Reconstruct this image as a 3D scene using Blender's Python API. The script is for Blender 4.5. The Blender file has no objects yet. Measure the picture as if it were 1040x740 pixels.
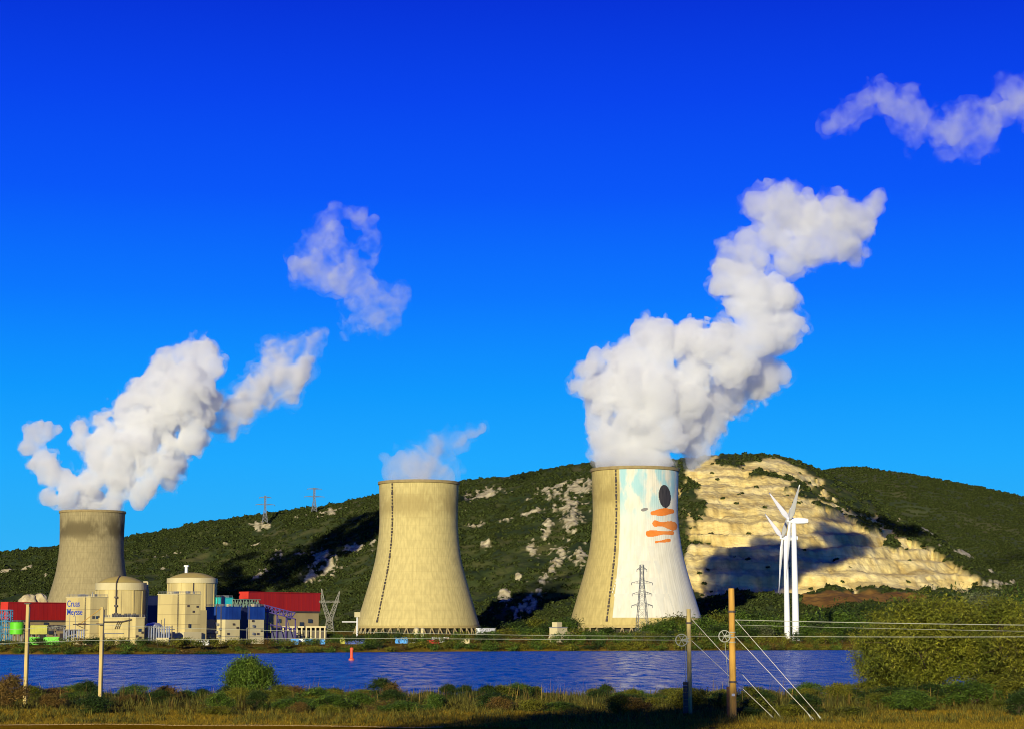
import bpy, math, random
import numpy as np
from mathutils import Vector, Matrix, Euler
random.seed(7)
SC = bpy.context.scene
COL = SC.collection
R = math.radians
PI = math.pi

# ------------------------------------------------------------------ camera
F = 2000.0                 # focal length in photo pixels (photo 1040 wide)
HOR = 641.0                # horizon row in the photo
TH = math.atan((HOR - 370.0) / F)
EYE = 10.0                 # metres above the river
cam_d = bpy.data.cameras.new('camera')
cam = bpy.data.objects.new('camera', cam_d)
COL.objects.link(cam)
cam_d.sensor_width = 36.0
cam_d.lens = 36.0 * F / 1040.0
cam_d.clip_start = 0.5
cam_d.clip_end = 60000
cam.location = (0, 0, EYE)
cam.rotation_euler = (PI / 2 + TH, 0, 0)
SC.camera = cam

# ------------------------------------------------------------------ light
SUN_EL, SUN_AZ = R(10.5), R(14)      # the sun stands behind the viewer, a little to the left
sun_dir = Vector((math.sin(SUN_AZ) * math.cos(SUN_EL), math.cos(SUN_AZ) * math.cos(SUN_EL), -math.sin(SUN_EL)))
sd = bpy.data.lights.new('sun', 'SUN')
sd.energy = 5.0
sd.angle = R(0.5)
sd.color = (1.0, 0.90, 0.60)
so = bpy.data.objects.new('sun', sd)
COL.objects.link(so)
so.rotation_euler = sun_dir.to_track_quat('-Z', 'Y').to_euler()

W = bpy.data.worlds.new('World')
SC.world = W
W.use_nodes = True
nt = W.node_tree
nt.nodes.clear()
out = nt.nodes.new('ShaderNodeOutputWorld')
bg = nt.nodes.new('ShaderNodeBackground')
sky = nt.nodes.new('ShaderNodeTexSky')
sky.sky_type = 'NISHITA'
sky.sun_disc = False
sky.sun_elevation = SUN_EL
sky.sun_rotation = math.atan2(-sun_dir.x, -sun_dir.y)
sky.altitude = 200
sky.dust_density = 0.3
sky.ozone_density = 3.0
# deep polarised blue of the clear air: tint by elevation, the same all the way round
tc = nt.nodes.new('ShaderNodeTexCoord')
sep = nt.nodes.new('ShaderNodeSeparateXYZ')
asn = nt.nodes.new('ShaderNodeMath'); asn.operation = 'ARCSINE'
deg = nt.nodes.new('ShaderNodeMath'); deg.operation = 'MULTIPLY'; deg.inputs[1].default_value = 180 / PI / 40.0
nt.links.new(tc.outputs['Generated'], sep.inputs[0])
nt.links.new(sep.outputs['Z'], asn.inputs[0])
nt.links.new(asn.outputs[0], deg.inputs[0])
ramp = nt.nodes.new('ShaderNodeValToRGB')
def lin(c):
    return tuple(((v / 255) / 12.92 if v / 255 <= .04045 else ((v / 255 + .055) / 1.055) ** 2.4) for v in c) + (1,)
SKY = [(0.0, (60, 185, 250)), (3.0, (38, 175, 248)), (4.9, (22, 168, 255)), (6.9, (2, 152, 254)), (9.7, (0, 118, 255)),
       (12.6, (0, 86, 250)), (15.4, (0, 66, 238)), (18.2, (0, 48, 216)), (26, (2, 28, 172)), (40, (3, 14, 120))]
cr = ramp.color_ramp
while len(cr.elements) < len(SKY):
    cr.elements.new(0.5)
for e, (d_, c_) in zip(cr.elements, SKY):
    e.position = d_ / 40.0
    e.color = lin(c_)
nt.links.new(deg.outputs[0], ramp.inputs[0])
mx = nt.nodes.new('ShaderNodeMix'); mx.data_type = 'RGBA'
mx.inputs[0].default_value = 0.985
sc_ = nt.nodes.new('ShaderNodeVectorMath'); sc_.operation = 'SCALE'; sc_.inputs['Scale'].default_value = 8.7
nt.links.new(ramp.outputs[0], sc_.inputs[0])
nt.links.new(sky.outputs[0], mx.inputs[6])
nt.links.new(sc_.outputs[0], mx.inputs[7])
nt.links.new(mx.outputs[2], bg.inputs[0])
bg.inputs[1].default_value = 0.1
nt.links.new(bg.outputs[0], out.inputs[0])

SC.view_settings.view_transform = 'Standard'
SC.view_settings.look = 'None'
SC.view_settings.exposure = 0.2
SC.view_settings.gamma = 1.0
SC.cycles.max_bounces = 24
SC.cycles.diffuse_bounces = 2
SC.cycles.glossy_bounces = 3
SC.cycles.transmission_bounces = 4
SC.cycles.volume_bounces = 24
SC.cycles.transparent_max_bounces = 32
SC.cycles.use_denoising = True
SC.cycles.pixel_filter_type = 'BLACKMAN_HARRIS'
SC.cycles.filter_width = 1.0
SC.cycles.adaptive_threshold = 0.004
SC.cycles.volume_max_steps = 256
SC.cycles.sample_clamp_indirect = 6.0

# ------------------------------------------------------------------ photo pixel -> place at depth d
CT, ST = math.cos(TH), math.sin(TH)
def P(px, py, d):
    u, v = (px - 520.0) / F, (370.0 - py) / F
    t = d / (CT - v * ST)
    return Vector((u * t, d, EYE + t * (ST + v * CT)))
def PX(px, d, z=5.0):
    return (px - 520.0) / F * (d * CT + (z - EYE) * ST)
def PZ(py, d):
    v = (370.0 - py) / F
    return EYE + d / (CT - v * ST) * (ST + v * CT)
def proj(x, y, z):
    dep = y * CT + (z - EYE) * ST
    return 520 + F * x / dep, 370 - F * ((z - EYE) * CT - y * ST) / dep

# ------------------------------------------------------------------ noise
def hash2(ix, iy, seed):
    h = (ix.astype(np.int64) * 374761393 + iy.astype(np.int64) * 668265263 + seed * 974711) & 0xffffffff
    h = ((h ^ (h >> 13)) * 1274126177) & 0xffffffff
    return ((h ^ (h >> 16)) & 0xffff) / 65535.0
def vnoise(x, y, seed=0):
    x = np.asarray(x, float); y = np.asarray(y, float)
    ix, iy = np.floor(x), np.floor(y)
    fx, fy = x - ix, y - iy
    fx = fx * fx * fx * (fx * (fx * 6 - 15) + 10); fy = fy * fy * fy * (fy * (fy * 6 - 15) + 10)
    a, b = hash2(ix, iy, seed), hash2(ix + 1, iy, seed)
    c, d = hash2(ix, iy + 1, seed), hash2(ix + 1, iy + 1, seed)
    return (a + (b - a) * fx) * (1 - fy) + (c + (d - c) * fx) * fy
def fbm(x, y, seed=0, oct=5, ridged=False):
    s, a, t = 0.0, 1.0, 0.0
    for k in range(oct):
        n = vnoise(np.asarray(x) * 2 ** k + 17.3 * k, np.asarray(y) * 2 ** k - 9.1 * k, seed + k)
        if ridged: n = 1 - abs(2 * n - 1)
        s = s + a * n; t += a; a *= 0.5
    return s / t
def sstep(a, b, x):
    t = np.clip((np.asarray(x, float) - a) / (b - a), 0, 1)
    return t * t * (3 - 2 * t)

# ------------------------------------------------------------------ object helpers
def tag(o, label=None, cat=None, group=None, kind=None):
    if label: o['label'] = label
    if cat: o['category'] = cat
    if group: o['group'] = group
    if kind: o['kind'] = kind
    return o
def empty(name, loc, label=None, cat=None, group=None, rz=0.0):
    o = bpy.data.objects.new(name, None)
    COL.objects.link(o)
    o.location = loc
    o.rotation_euler = (0, 0, rz)
    o.empty_display_size = 0.5
    return tag(o, label, cat, group)
def link(name, me, parent=None, mats=None):
    o = bpy.data.objects.new(name, me)
    COL.objects.link(o)
    if parent is not None: o.parent = parent
    if mats and not me.materials:
        for m in (mats if isinstance(mats, (list, tuple)) else [mats]): me.materials.append(m)
    return o
def np_mesh(name, V, Fq, mats=None, smooth=False, mat_idx=None):
    """V (n,3), Fq (m,k) array of equal-sized faces"""
    me = bpy.data.meshes.new(name)
    V = np.ascontiguousarray(V, np.float32); Fq = np.ascontiguousarray(Fq, np.int32)
    m, k = Fq.shape
    me.vertices.add(len(V)); me.vertices.foreach_set('co', V.ravel())
    me.loops.add(m * k); me.loops.foreach_set('vertex_index', Fq.ravel())
    me.polygons.add(m)
    me.polygons.foreach_set('loop_start', np.arange(0, m * k, k, dtype=np.int32))
    me.polygons.foreach_set('loop_total', np.full(m, k, np.int32))
    if smooth: me.polygons.foreach_set('use_smooth', np.ones(m, bool))
    if mat_idx is not None: me.polygons.foreach_set('material_index', np.asarray(mat_idx, np.int32))
    if mats:
        for x in (mats if isinstance(mats, (list, tuple)) else [mats]): me.materials.append(x)
    me.update(calc_edges=True)
    return me
class MB:
    def __init__(s): s.v = []; s.f = []
    def quadbox(s, c8):
        b = len(s.v); s.v += [tuple(c) for c in c8]
        s.f += [tuple(b + i for i in q) for q in ((0, 3, 2, 1), (4, 5, 6, 7), (0, 1, 5, 4), (1, 2, 6, 5), (2, 3, 7, 6), (3, 0, 4, 7))]
        return s
    def box(s, c, size, rz=0.0, M=None):
        hx, hy, hz = size[0] / 2, size[1] / 2, size[2] / 2
        pts = [(-hx, -hy, -hz), (hx, -hy, -hz), (hx, hy, -hz), (-hx, hy, -hz), (-hx, -hy, hz), (hx, -hy, hz), (hx, hy, hz), (-hx, hy, hz)]
        ca, sa = math.cos(rz), math.sin(rz)
        o = []
        for p in pts:
            q = (c[0] + p[0] * ca - p[1] * sa, c[1] + p[0] * sa + p[1] * ca, c[2] + p[2])
            o.append(q if M is None else tuple(M @ Vector(q)))
        return s.quadbox(o)
    def tube(s, p0, p1, r0, r1=None, n=8, cap=True):
        r1 = r0 if r1 is None else r1
        p0, p1 = Vector(p0), Vector(p1)
        ax = (p1 - p0)
        if ax.length < 1e-6: return s
        ax.normalize()
        u = ax.orthogonal().normalized(); w = ax.cross(u)
        b = len(s.v)
        for p, r in ((p0, r0), (p1, r1)):
            for i in range(n):
                a = 2 * PI * i / n
                s.v.append(tuple(p + (u * math.cos(a) + w * math.sin(a)) * r))
        for i in range(n):
            j = (i + 1) % n
            s.f.append((b + i, b + j, b + n + j, b + n + i))
        if cap:
            s.f.append(tuple(b + i for i in range(n))[::-1]); s.f.append(tuple(b + n + i for i in range(n)))
        return s
    def path(s, pts, r, n=6):
        for a, b in zip(pts[:-1], pts[1:]): s.tube(a, b, r, r, n)
        return s
    def lathe(s, prof, n=32, c=(0, 0, 0), closed_top=False):
        b = len(s.v)
        for r, z in prof:
            for i in range(n):
                a = 2 * PI * i / n
                s.v.append((c[0] + r * math.cos(a), c[1] + r * math.sin(a), c[2] + z))
        for k in range(len(prof) - 1):
            for i in range(n):
                j = (i + 1) % n
                s.f.append((b + k * n + i, b + k * n + j, b + (k + 1) * n + j, b + (k + 1) * n + i))
        if closed_top:
            s.f.append(tuple(b + (len(prof) - 1) * n + i for i in range(n)))
            s.f.append(tuple(b + i for i in range(n))[::-1])
        return s
    def mesh(s, name, mat=None, smooth=False):
        me = bpy.data.meshes.new(name)
        me.from_pydata(s.v, [], s.f)
        if mat: me.materials.append(mat)
        if smooth:
            me.polygons.foreach_set('use_smooth', np.ones(len(me.polygons), bool))
        me.update()
        return me
    def build(s, name, mat=None, parent=None, smooth=False):
        return link(name, s.mesh(name, mat, smooth), parent)

# ------------------------------------------------------------------ materials
def pmat(name, c1, c2=None, scale=0.3, rough=0.85, bump=0.0, bscale=None, stretch=(1, 1, 1), detail=6.0, metal=0.0, c3=None, s3=0.03, w3=0.5, coord='Object', transl=0.0, lo=.35, hi=.65, spec=0.3, tone=False):
    m = bpy.data.materials.new(name)
    m.use_nodes = True
    n, l = m.node_tree.nodes, m.node_tree.links
    b = n['Principled BSDF']
    b.inputs['Roughness'].default_value = rough
    b.inputs['Metallic'].default_value = metal
    b.inputs['Specular IOR Level'].default_value = spec
    b.inputs['Base Color'].default_value = (*c1, 1)
    t = n.new('ShaderNodeTexCoord'); mp = n.new('ShaderNodeMapping')
    mp.inputs['Scale'].default_value = stretch
    l.new(t.outputs[coord], mp.inputs[0])
    last = None
    if c2 is not None:
        nz = n.new('ShaderNodeTexNoise'); nz.inputs['Scale'].default_value = scale; nz.inputs['Detail'].default_value = detail
        l.new(mp.outputs[0], nz.inputs[0])
        rp = n.new('ShaderNodeValToRGB')
        rp.color_ramp.elements[0].position = lo; rp.color_ramp.elements[0].color = (*c1, 1)
        rp.color_ramp.elements[1].position = hi; rp.color_ramp.elements[1].color = (*c2, 1)
        l.new(nz.outputs[0], rp.inputs[0])
        last = rp.outputs[0]
        if c3 is not None:
            n3 = n.new('ShaderNodeTexNoise'); n3.inputs['Scale'].default_value = s3; n3.inputs['Detail'].default_value = 4
            l.new(mp.outputs[0], n3.inputs[0])
            r3 = n.new('ShaderNodeMapRange'); r3.inputs[1].default_value = .48; r3.inputs[2].default_value = .62; r3.inputs[4].default_value = w3
            l.new(n3.outputs[0], r3.inputs[0])
            mm = n.new('ShaderNodeMix'); mm.data_type = 'RGBA'
            l.new(r3.outputs[0], mm.inputs[0]); l.new(last, mm.inputs[6]); mm.inputs[7].default_value = (*c3, 1)
            last = mm.outputs[2]
        l.new(last, b.inputs['Base Color'])
    if tone:   # each leaf or blade has a shade of its own
        at = n.new('ShaderNodeAttribute'); at.attribute_name = 'tone'
        tm = n.new('ShaderNodeVectorMath'); tm.operation = 'SCALE'; l.new(last, tm.inputs[0]); l.new(at.outputs['Fac'], tm.inputs['Scale'])
        last = tm.outputs[0]; l.new(last, b.inputs['Base Color'])
    if bump:
        nb = n.new('ShaderNodeTexNoise'); nb.inputs['Scale'].default_value = bscale or scale * 3; nb.inputs['Detail'].default_value = 8
        l.new(mp.outputs[0], nb.inputs[0])
        bp = n.new('ShaderNodeBump'); bp.inputs['Strength'].default_value = bump; bp.inputs['Distance'].default_value = 1.0
        l.new(nb.outputs[0], bp.inputs['Height']); l.new(bp.outputs[0], b.inputs['Normal'])
    if transl:
        tr = n.new('ShaderNodeBsdfTranslucent'); ms = n.new('ShaderNodeMixShader'); ms.inputs[0].default_value = transl
        if last: l.new(last, tr.inputs[0])
        else: tr.inputs[0].default_value = (*c1, 1)
        l.new(b.outputs[0], ms.inputs[1]); l.new(tr.outputs[0], ms.inputs[2])
        l.new(ms.outputs[0], n['Material Output'].inputs[0])
    return m

M = {}
M['cream'] = pmat('cream concrete', (.60, .49, .21), (.50, .40, .17), .08, bump=.05, bscale=2, c3=(.36, .29, .13), s3=.16, w3=.5, stretch=(1, 1, .22))
M['cream_pale'] = pmat('pale concrete', (.58, .50, .28), (.50, .43, .23), .1, c3=(.4, .35, .2), s3=.06, w3=.3)
M['dome'] = pmat('dome concrete', (.48, .36, .095), (.38, .29, .085), .15, bump=.05)
M['red'] = pmat('red metal cladding', (.33, .014, .007), (.27, .011, .006), .12, rough=.45, stretch=(1, 1, .2))
M['orange_red'] = pmat('orange red cladding', (.60, .04, .015), (.5, .035, .012), .2, rough=.5)
M['navy'] = pmat('dark navy cladding and shade', (.012, .018, .06), (.018, .024, .075), .2, rough=.5)
M['blue'] = pmat('blue metal cladding', (.008, .034, .20), (.013, .055, .28), .3, rough=.45, stretch=(1, 1, .3))
M['teal'] = pmat('turquoise cladding', (.03, .50, .50), (.05, .56, .54), .3, rough=.5)
M['green'] = pmat('bright green paint', (.10, .50, .01), (.12, .56, .02), .4, rough=.5)
M['yellow_green'] = pmat('faded yellow paint', (.42, .42, .08), (.36, .34, .07), .4)
M['skyblue'] = pmat('light blue paint', (.03, .25, .65), (.05, .30, .70), .4, rough=.5)
M['white'] = pmat('white paint', (.78, .78, .76), (.70, .70, .67), .3, rough=.4)
M['turbine'] = pmat('white turbine coating', (.80, .80, .79), (.76, .76, .75), .1, rough=.35)
M['grey'] = pmat('grey metal', (.22, .22, .22), (.16, .16, .17), .5, rough=.5)
M['silver'] = pmat('brushed silver metal', (.62, .62, .62), (.5, .5, .52), .6, rough=.35, metal=.7)
M['dark'] = pmat('dark opening', (.015, .015, .018), (.02, .02, .022), 1.0)
M['dark_steel'] = pmat('weathered dark steel', (.05, .045, .04), (.08, .06, .05), .8, rough=.6)
M['pylon'] = pmat('galvanised steel', (.10, .11, .13), (.14, .15, .17), .5, rough=.55)
M['pylon_pale'] = pmat('pale galvanised steel', (.19, .18, .14), (.15, .145, .12), .5, rough=.55)
M['pole_wood'] = pmat('weathered ochre pole', (.56, .31, .055), (.42, .22, .04), 3.0, bump=.2, bscale=8, stretch=(1, 1, .1), c3=(.2, .12, .05), s3=.7, w3=.5)
M['pole_pale'] = pmat('pale concrete pole', (.54, .41, .15), (.42, .32, .12), 2.0, stretch=(1, 1, .2), bump=.1)
M['wire'] = pmat('pale wire', (.38, .39, .30), rough=.4)
M['guy'] = pmat('bright guy cable', (.62, .60, .50), rough=.4)
M['glass'] = pmat('window glass', (.03, .04, .06), rough=.1, spec=.6)
M['text'] = pmat('blue lettering', (.01, .05, .38), rough=.6)
M['buoy'] = pmat('orange red buoy paint', (.75, .10, .03), (.62, .08, .03), 1.0, rough=.5)
M['rock'] = pmat('pale limestone', (.52, .44, .26), (.36, .29, .16), .25, bump=.5, bscale=1.2)
M['sand'] = pmat('orange sand', (.55, .28, .03), (.48, .24, .03), .5)
M['brickred'] = pmat('red tarpaulin', (.55, .04, .03), (.45, .04, .03), .5)
M['trunk'] = pmat('bark', (.09, .06, .035), (.05, .035, .02), 3.0, bump=.4)
def leafmat(name, a, b, c, s=.6):
    return pmat(name, a, b, s, rough=.6, c3=c, s3=s * .4, w3=.75, transl=.22, spec=.15, tone=True)
L = {
    'olive': leafmat('olive leaves', (.10, .115, .012), (.16, .158, .016), (.055, .078, .010)),
    'green': leafmat('green leaves', (.062, .115, .013), (.105, .155, .018), (.04, .08, .011)),
    'dark': leafmat('dark green leaves', (.026, .052, .010), (.05, .078, .013), (.03, .05, .010)),
    'brown': leafmat('dry brown leaves', (.17, .10, .022), (.12, .08, .02), (.09, .085, .018)),
    'orange': leafmat('rust coloured leaves', (.30, .12, .02), (.22, .10, .02), (.12, .09, .02)),
    'yellow': leafmat('yellow green leaves', (.18, .17, .015), (.14, .145, .015), (.09, .105, .012)),
    'bright': leafmat('bright olive leaves', (.13, .145, .013), (.20, .195, .018), (.07, .095, .011)),
    'pale': leafmat('grey green leaves', (.13, .14, .06), (.10, .12, .05), (.075, .09, .035)),
}
# ------------------------------------------------------------------ terrain
_ex, _ed = [-2000, -400, -235, -150, -95, 0, 120, 190, 300, 2500], [885, 885, 885, 890, 965, 1030, 1075, 1100, 1120, 1120]
def yfar(x): return np.interp(x, _ex, _ed) + 5 * (fbm(np.asarray(x) / 30.0, np.zeros_like(np.asarray(x, float)), 5) - .5)
def ynear(x): return 320.0 + 16 * (fbm(np.asarray(x) / 40.0, np.zeros_like(np.asarray(x, float)) + 3, 6) - .5)
def gz(x, y):
    x = np.asarray(x, float); y = np.asarray(y, float)
    near = 4.4 - 6.6 * sstep(138, 352, y) ** 1.0 + .30 * (fbm(x / 9, y / 9, 3) - .5) + .5 * (fbm(x / 30, y / 30, 4) - .5) * sstep(118, 135, y)
    near = near - 3.0 * sstep(ynear(x) - 4, ynear(x) + 10, y)
    e = yfar(x)
    far = -2.2 + 5.4 * sstep(e - 4, e + 16, y) + .8 * (fbm(x / 18, y / 18, 8) - .5) + 0.0048 * np.clip(y - 1150, 0, 1200) + 1.0 * sstep(1100, 1500, y)
    return np.where(y < 600, near, far)
def G(x, y): return float(gz(np.array([x]), np.array([y]))[0])

def geo(a, b, n, start):
    # growing steps from a to b, beginning with about `start`
    t = np.linspace(0, 1, n + 1)
    k = 3.0
    return a + (b - a) * (np.exp(k * t) - 1) / (math.exp(k) - 1)
xs = np.concatenate([-geo(100, 6000, 34, 3)[::-1], np.arange(-99, 100, 1.5), geo(100, 6000, 34, 3)])
ys = np.concatenate([np.arange(-400, 60, 40), np.arange(60, 108, 4), np.arange(108, 150, .75), np.arange(150, 360, 3), np.arange(370, 860, 45), np.arange(862, 1160, 6), np.arange(1170, 2700, 30), geo(2720, 14000, 24, 60)])
XX, YY = np.meshgrid(xs, ys)
ZZ = gz(XX, YY)
nx, ny = len(xs), len(ys)
idx = np.arange(nx * ny).reshape(ny, nx)
Fq = np.stack([idx[:-1, :-1], idx[:-1, 1:], idx[1:, 1:], idx[1:, :-1]], -1).reshape(-1, 4)
m = pmat('riverside soil', (.22, .14, .02), (.15, .11, .016), .25, spec=0.0, rough=.95, bump=.6, bscale=1.6, c3=(.25, .15, .03), s3=.05, w3=.7)
tag(link('ground', np_mesh('ground', np.stack([XX, YY, ZZ], -1).reshape(-1, 3), Fq, m, smooth=True)), kind='structure')

# dirt track along the bank, right in front of the viewer
tx = np.linspace(-70, 2, 110); cols = []
for x in tx:
    e = 121.0 + 1.0 * (vnoise(np.array([x / 6]), np.array([1.0]), 2)[0] - .5) + .06 * (x + 30) * (1 if x < -30 else 0) - 5.5 * float(sstep(-22, 2, x))
    cols.append([(x, y, G(x, y) + .05) for y in np.linspace(96, e, 9)])
V = np.array(cols).reshape(-1, 3); ii = np.arange(len(V)).reshape(len(tx), 9)
Fq = np.stack([ii[:-1, :-1], ii[1:, :-1], ii[1:, 1:], ii[:-1, 1:]], -1).reshape(-1, 4)
m = pmat('packed dirt', (.30, .155, .005), (.24, .12, .004), .5, spec=0.0, rough=.95, bump=.35, bscale=5, c3=(.36, .20, .015), s3=.2, w3=.5)
tag(link('dirt_track', np_mesh('dirt_track', V, Fq, m, smooth=True)), kind='structure')

# river
m = bpy.data.materials.new('river water'); m.use_nodes = True
n, l = m.node_tree.nodes, m.node_tree.links
b = n['Principled BSDF']
b.inputs['Base Color'].default_value = (.0002, .056, .31, 1); b.inputs['Roughness'].default_value = .2; b.inputs['Specular Tint'].default_value = (.42, .88, 1, 1); b.inputs['IOR'].default_value = 1.33
t = n.new('ShaderNodeTexCoord')
hs = []
for sc, st, w in ((.5, (1, .6, 1), .9), (.12, (1, .4, 1), 3.0), (1.6, (1, .8, 1), .3)):
    mp = n.new('ShaderNodeMapping'); mp.inputs['Scale'].default_value = st; l.new(t.outputs['Object'], mp.inputs[0])
    nz = n.new('ShaderNodeTexNoise'); nz.inputs['Scale'].default_value = sc; nz.inputs['Detail'].default_value = 3; l.new(mp.outputs[0], nz.inputs[0])
    q = n.new('ShaderNodeMath'); q.operation = 'MULTIPLY'; q.inputs[1].default_value = w; l.new(nz.outputs[0], q.inputs[0]); hs.append(q.outputs[0])
a1 = n.new('ShaderNodeMath'); a1.operation = 'ADD'; l.new(hs[0], a1.inputs[0]); l.new(hs[1], a1.inputs[1])
lane = n.new('ShaderNodeTexNoise'); lane.inputs['Scale'].default_value = .02; lane.inputs['Detail'].default_value = 5
lm_ = n.new('ShaderNodeMapping'); lm_.inputs['Scale'].default_value = (.35, 1.6, 1); l.new(t.outputs['Object'], lm_.inputs[0]); l.new(lm_.outputs[0], lane.inputs[0])
lr = n.new('ShaderNodeMapRange'); lr.inputs[1].default_value = .35; lr.inputs[2].default_value = .65; lr.inputs[3].default_value = .6; lr.inputs[4].default_value = 1.0; l.new(lane.outputs[0], lr.inputs[0])
a2 = n.new('ShaderNodeMath'); a2.operation = 'ADD'; l.new(a1.outputs[0], a2.inputs[0]); l.new(hs[2], a2.inputs[1])
bp = n.new('ShaderNodeBump'); bp.inputs['Strength'].default_value = 1.0; bp.inputs['Distance'].default_value = 2.5
l.new(a2.outputs[0], bp.inputs['Height']); sp_ = n.new('ShaderNodeTexNoise'); sp_.inputs['Scale'].default_value = 1.0; sp_.inputs['Detail'].default_value = 2; sm_ = n.new('ShaderNodeMapping'); sm_.inputs['Scale'].default_value = (.45, .05, 1); l.new(t.outputs['Object'], sm_.inputs[0]); l.new(sm_.outputs[0], sp_.inputs[0])
sr_ = n.new('ShaderNodeMapRange'); sr_.inputs[1].default_value = .38; sr_.inputs[2].default_value = .62; sr_.inputs[3].default_value = .35; sr_.inputs[4].default_value = 1.0; l.new(sp_.outputs[0], sr_.inputs[0])
st_ = n.new('ShaderNodeMath'); st_.operation = 'MULTIPLY'; l.new(lr.outputs[0], st_.inputs[0]); l.new(sr_.outputs[0], st_.inputs[1])
l.new(st_.outputs[0], bp.inputs['Strength']); sw = n.new('ShaderNodeTexNoise'); sw.inputs['Scale'].default_value = 1.0; sw.inputs['Detail'].default_value = 3; sw2 = n.new('ShaderNodeMapping'); sw2.inputs['Scale'].default_value = (.30, .045, 1); l.new(t.outputs['Object'], sw2.inputs[0]); l.new(sw2.outputs[0], sw.inputs[0])
sw3 = n.new('ShaderNodeMapRange'); sw3.inputs[1].default_value = .3; sw3.inputs[2].default_value = .7; sw3.inputs[3].default_value = .06; sw3.inputs[4].default_value = -.36; l.new(sw.outputs[0], sw3.inputs[0])
tilt = n.new('ShaderNodeCombineXYZ'); l.new(sw3.outputs[0], tilt.inputs[1])          # slope of the longer waves along the river's width
ad = n.new('ShaderNodeVectorMath'); ad.operation = 'ADD'; l.new(bp.outputs[0], ad.inputs[0]); l.new(tilt.outputs[0], ad.inputs[1])
nm = n.new('ShaderNodeVectorMath'); nm.operation = 'NORMALIZE'; l.new(ad.outputs[0], nm.inputs[0]); l.new(nm.outputs[0], b.inputs['Normal'])
V = [(-3000, 290, 0), (3000, 290, 0), (3000, 1200, 0), (-3000, 1200, 0)]
tag(link('river', np_mesh('river', V, [(0, 1, 2, 3)], m)), kind='structure')

# ------------------------------------------------------------------ hills
RIDGE_PX = [-140, -60, 0, 60, 130, 200, 240, 270, 320, 350, 383, 430, 470, 520, 560, 600, 650, 690, 712, 725, 745, 780, 800, 820, 838, 870, 905, 930, 960, 985, 1000, 1040, 1160]
RIDGE_PY = [578, 568, 561, 553, 545, 531, 525, 521, 515, 509, 502, 494, 487, 483, 475, 469, 466, 466, 464, 462, 461, 461, 464, 471, 478, 495, 520, 530, 548, 562, 575, 596, 606]
def ellipse(px, py, e):
    cx, cy, rx, ry, rot = e
    a = R(rot); dx, dy = px - cx, py - cy
    u = (dx * math.cos(a) + dy * math.sin(a)) / rx; w = (-dx * math.sin(a) + dy * math.cos(a)) / ry
    return 1 - np.sqrt(u * u + w * w)
def inpoly(px, py, poly):
    r = np.zeros(px.shape, bool); n = len(poly)
    for i in range(n):
        (x0, y0), (x1, y1) = poly[i], poly[(i + 1) % n]
        c = ((y0 > py) != (y1 > py)) & (px < (x1 - x0) * (py - y0) / (y1 - y0 + 1e-9) + x0)
        r ^= c
    return r
QUARRY = [(690, 500), (700, 478), (714, 466), (726, 464), (745, 472), (762, 467), (785, 465), (800, 469), (826, 482), (842, 494), (850, 505), (868, 515), (900, 528), (912, 545), (930, 556), (962, 575), (990, 592), (985, 598), (900, 598), (850, 599), (800, 601), (760, 600), (700, 602), (690, 590), (700, 545), (697, 520)]
GREEN_IN = [(790, 483, 26, 3, 4), (815, 493, 18, 4, 2), (825, 500, 8, 3, 10), (835, 505, 26, 5, 12), (868, 512, 20, 8, 20), (850, 500, 10, 4, 20), (905, 530, 18, 6, 24), (925, 545, 25, 5, 28), (960, 552, 25, 7, 25), (880, 536, 16, 4, 25), (702, 508, 8, 17, 0), (712, 515, 5, 6, 20), (702, 545, 12, 4, 0), (905, 556, 8, 3, 20), (745, 470, 8, 3, 10), (840, 519, 14, 3, 10), (776, 481, 10, 2, 0), (735, 470, 6, 2, 20)]
ROCKS = [(588, 497, 26, 11, -15), (578, 516, 16, 8, -20), (490, 499, 25, 4, -14), (560, 499, 22, 6, -18), (537, 524, 11, 5, -10), (556, 540, 5, 10, 25), (580, 530, 10, 20, 10), (570, 560, 9, 9, 0),
         (561, 578, 5, 17, 25), (553, 592, 4, 12, 25), (535, 620, 17, 8, -35), (513, 612, 7, 9, 10), (493, 555, 6, 4, 0), (590, 567, 6, 10, 10), (525, 590, 4, 6, 20), (520, 500, 8, 3, -15), (515, 528, 12, 3, -10), (483, 532, 12, 3, -15), (540, 560, 6, 7, 20),
         (338, 519, 16, 5, -20), (303, 525, 5, 3, -10), (266, 531, 9, 4, -8), (307, 566, 8, 4, -25), (281, 569, 7, 4, -35), (261, 556, 5, 2, 0), (330, 571, 14, 14, 30), (318, 584, 9, 9, 0), (360, 557, 12, 7, 0), (378, 556, 4, 7, 0),
         (10, 576, 12, 2.5, -15), (30, 571, 10, 2, -15), (162, 567, 6, 3, 0), (168, 581, 4, 3, 0), (265, 586, 9, 3, -40), (228, 552, 5, 2, 0), (180, 560, 4, 2, 0), (50, 590, 5, 2, 0)]
ROCKS_R = [(985, 553, 10, 4, 20), (975, 563, 14, 6, 25), (1000, 580, 8, 3, 15), (1030, 578, 6, 2, 0), (955, 560, 8, 3, 30), (1010, 595, 14, 2, 10), (940, 540, 10, 3, 25)]
FIELD = [(838, 601), (905, 600), (945, 606), (930, 613), (880, 615), (815, 616), (812, 606)]
apx = np.concatenate([np.arange(-140, -20, 6), np.arange(-20, 1060, 1.6), np.arange(1060, 1165, 6)])
az = (apx - 520) / F                       # azimuth tangents
sr = np.concatenate([np.linspace(0, .34, 80)[:-1], np.linspace(.34, 1.0, 300)[:-1], np.linspace(1.0, 1.22, 24)])
rpy = np.interp(apx, RIDGE_PX, RIDGE_PY) + 1.2 * (fbm(apx / 9.0, apx * 0, 31) - .5) * 2
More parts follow.
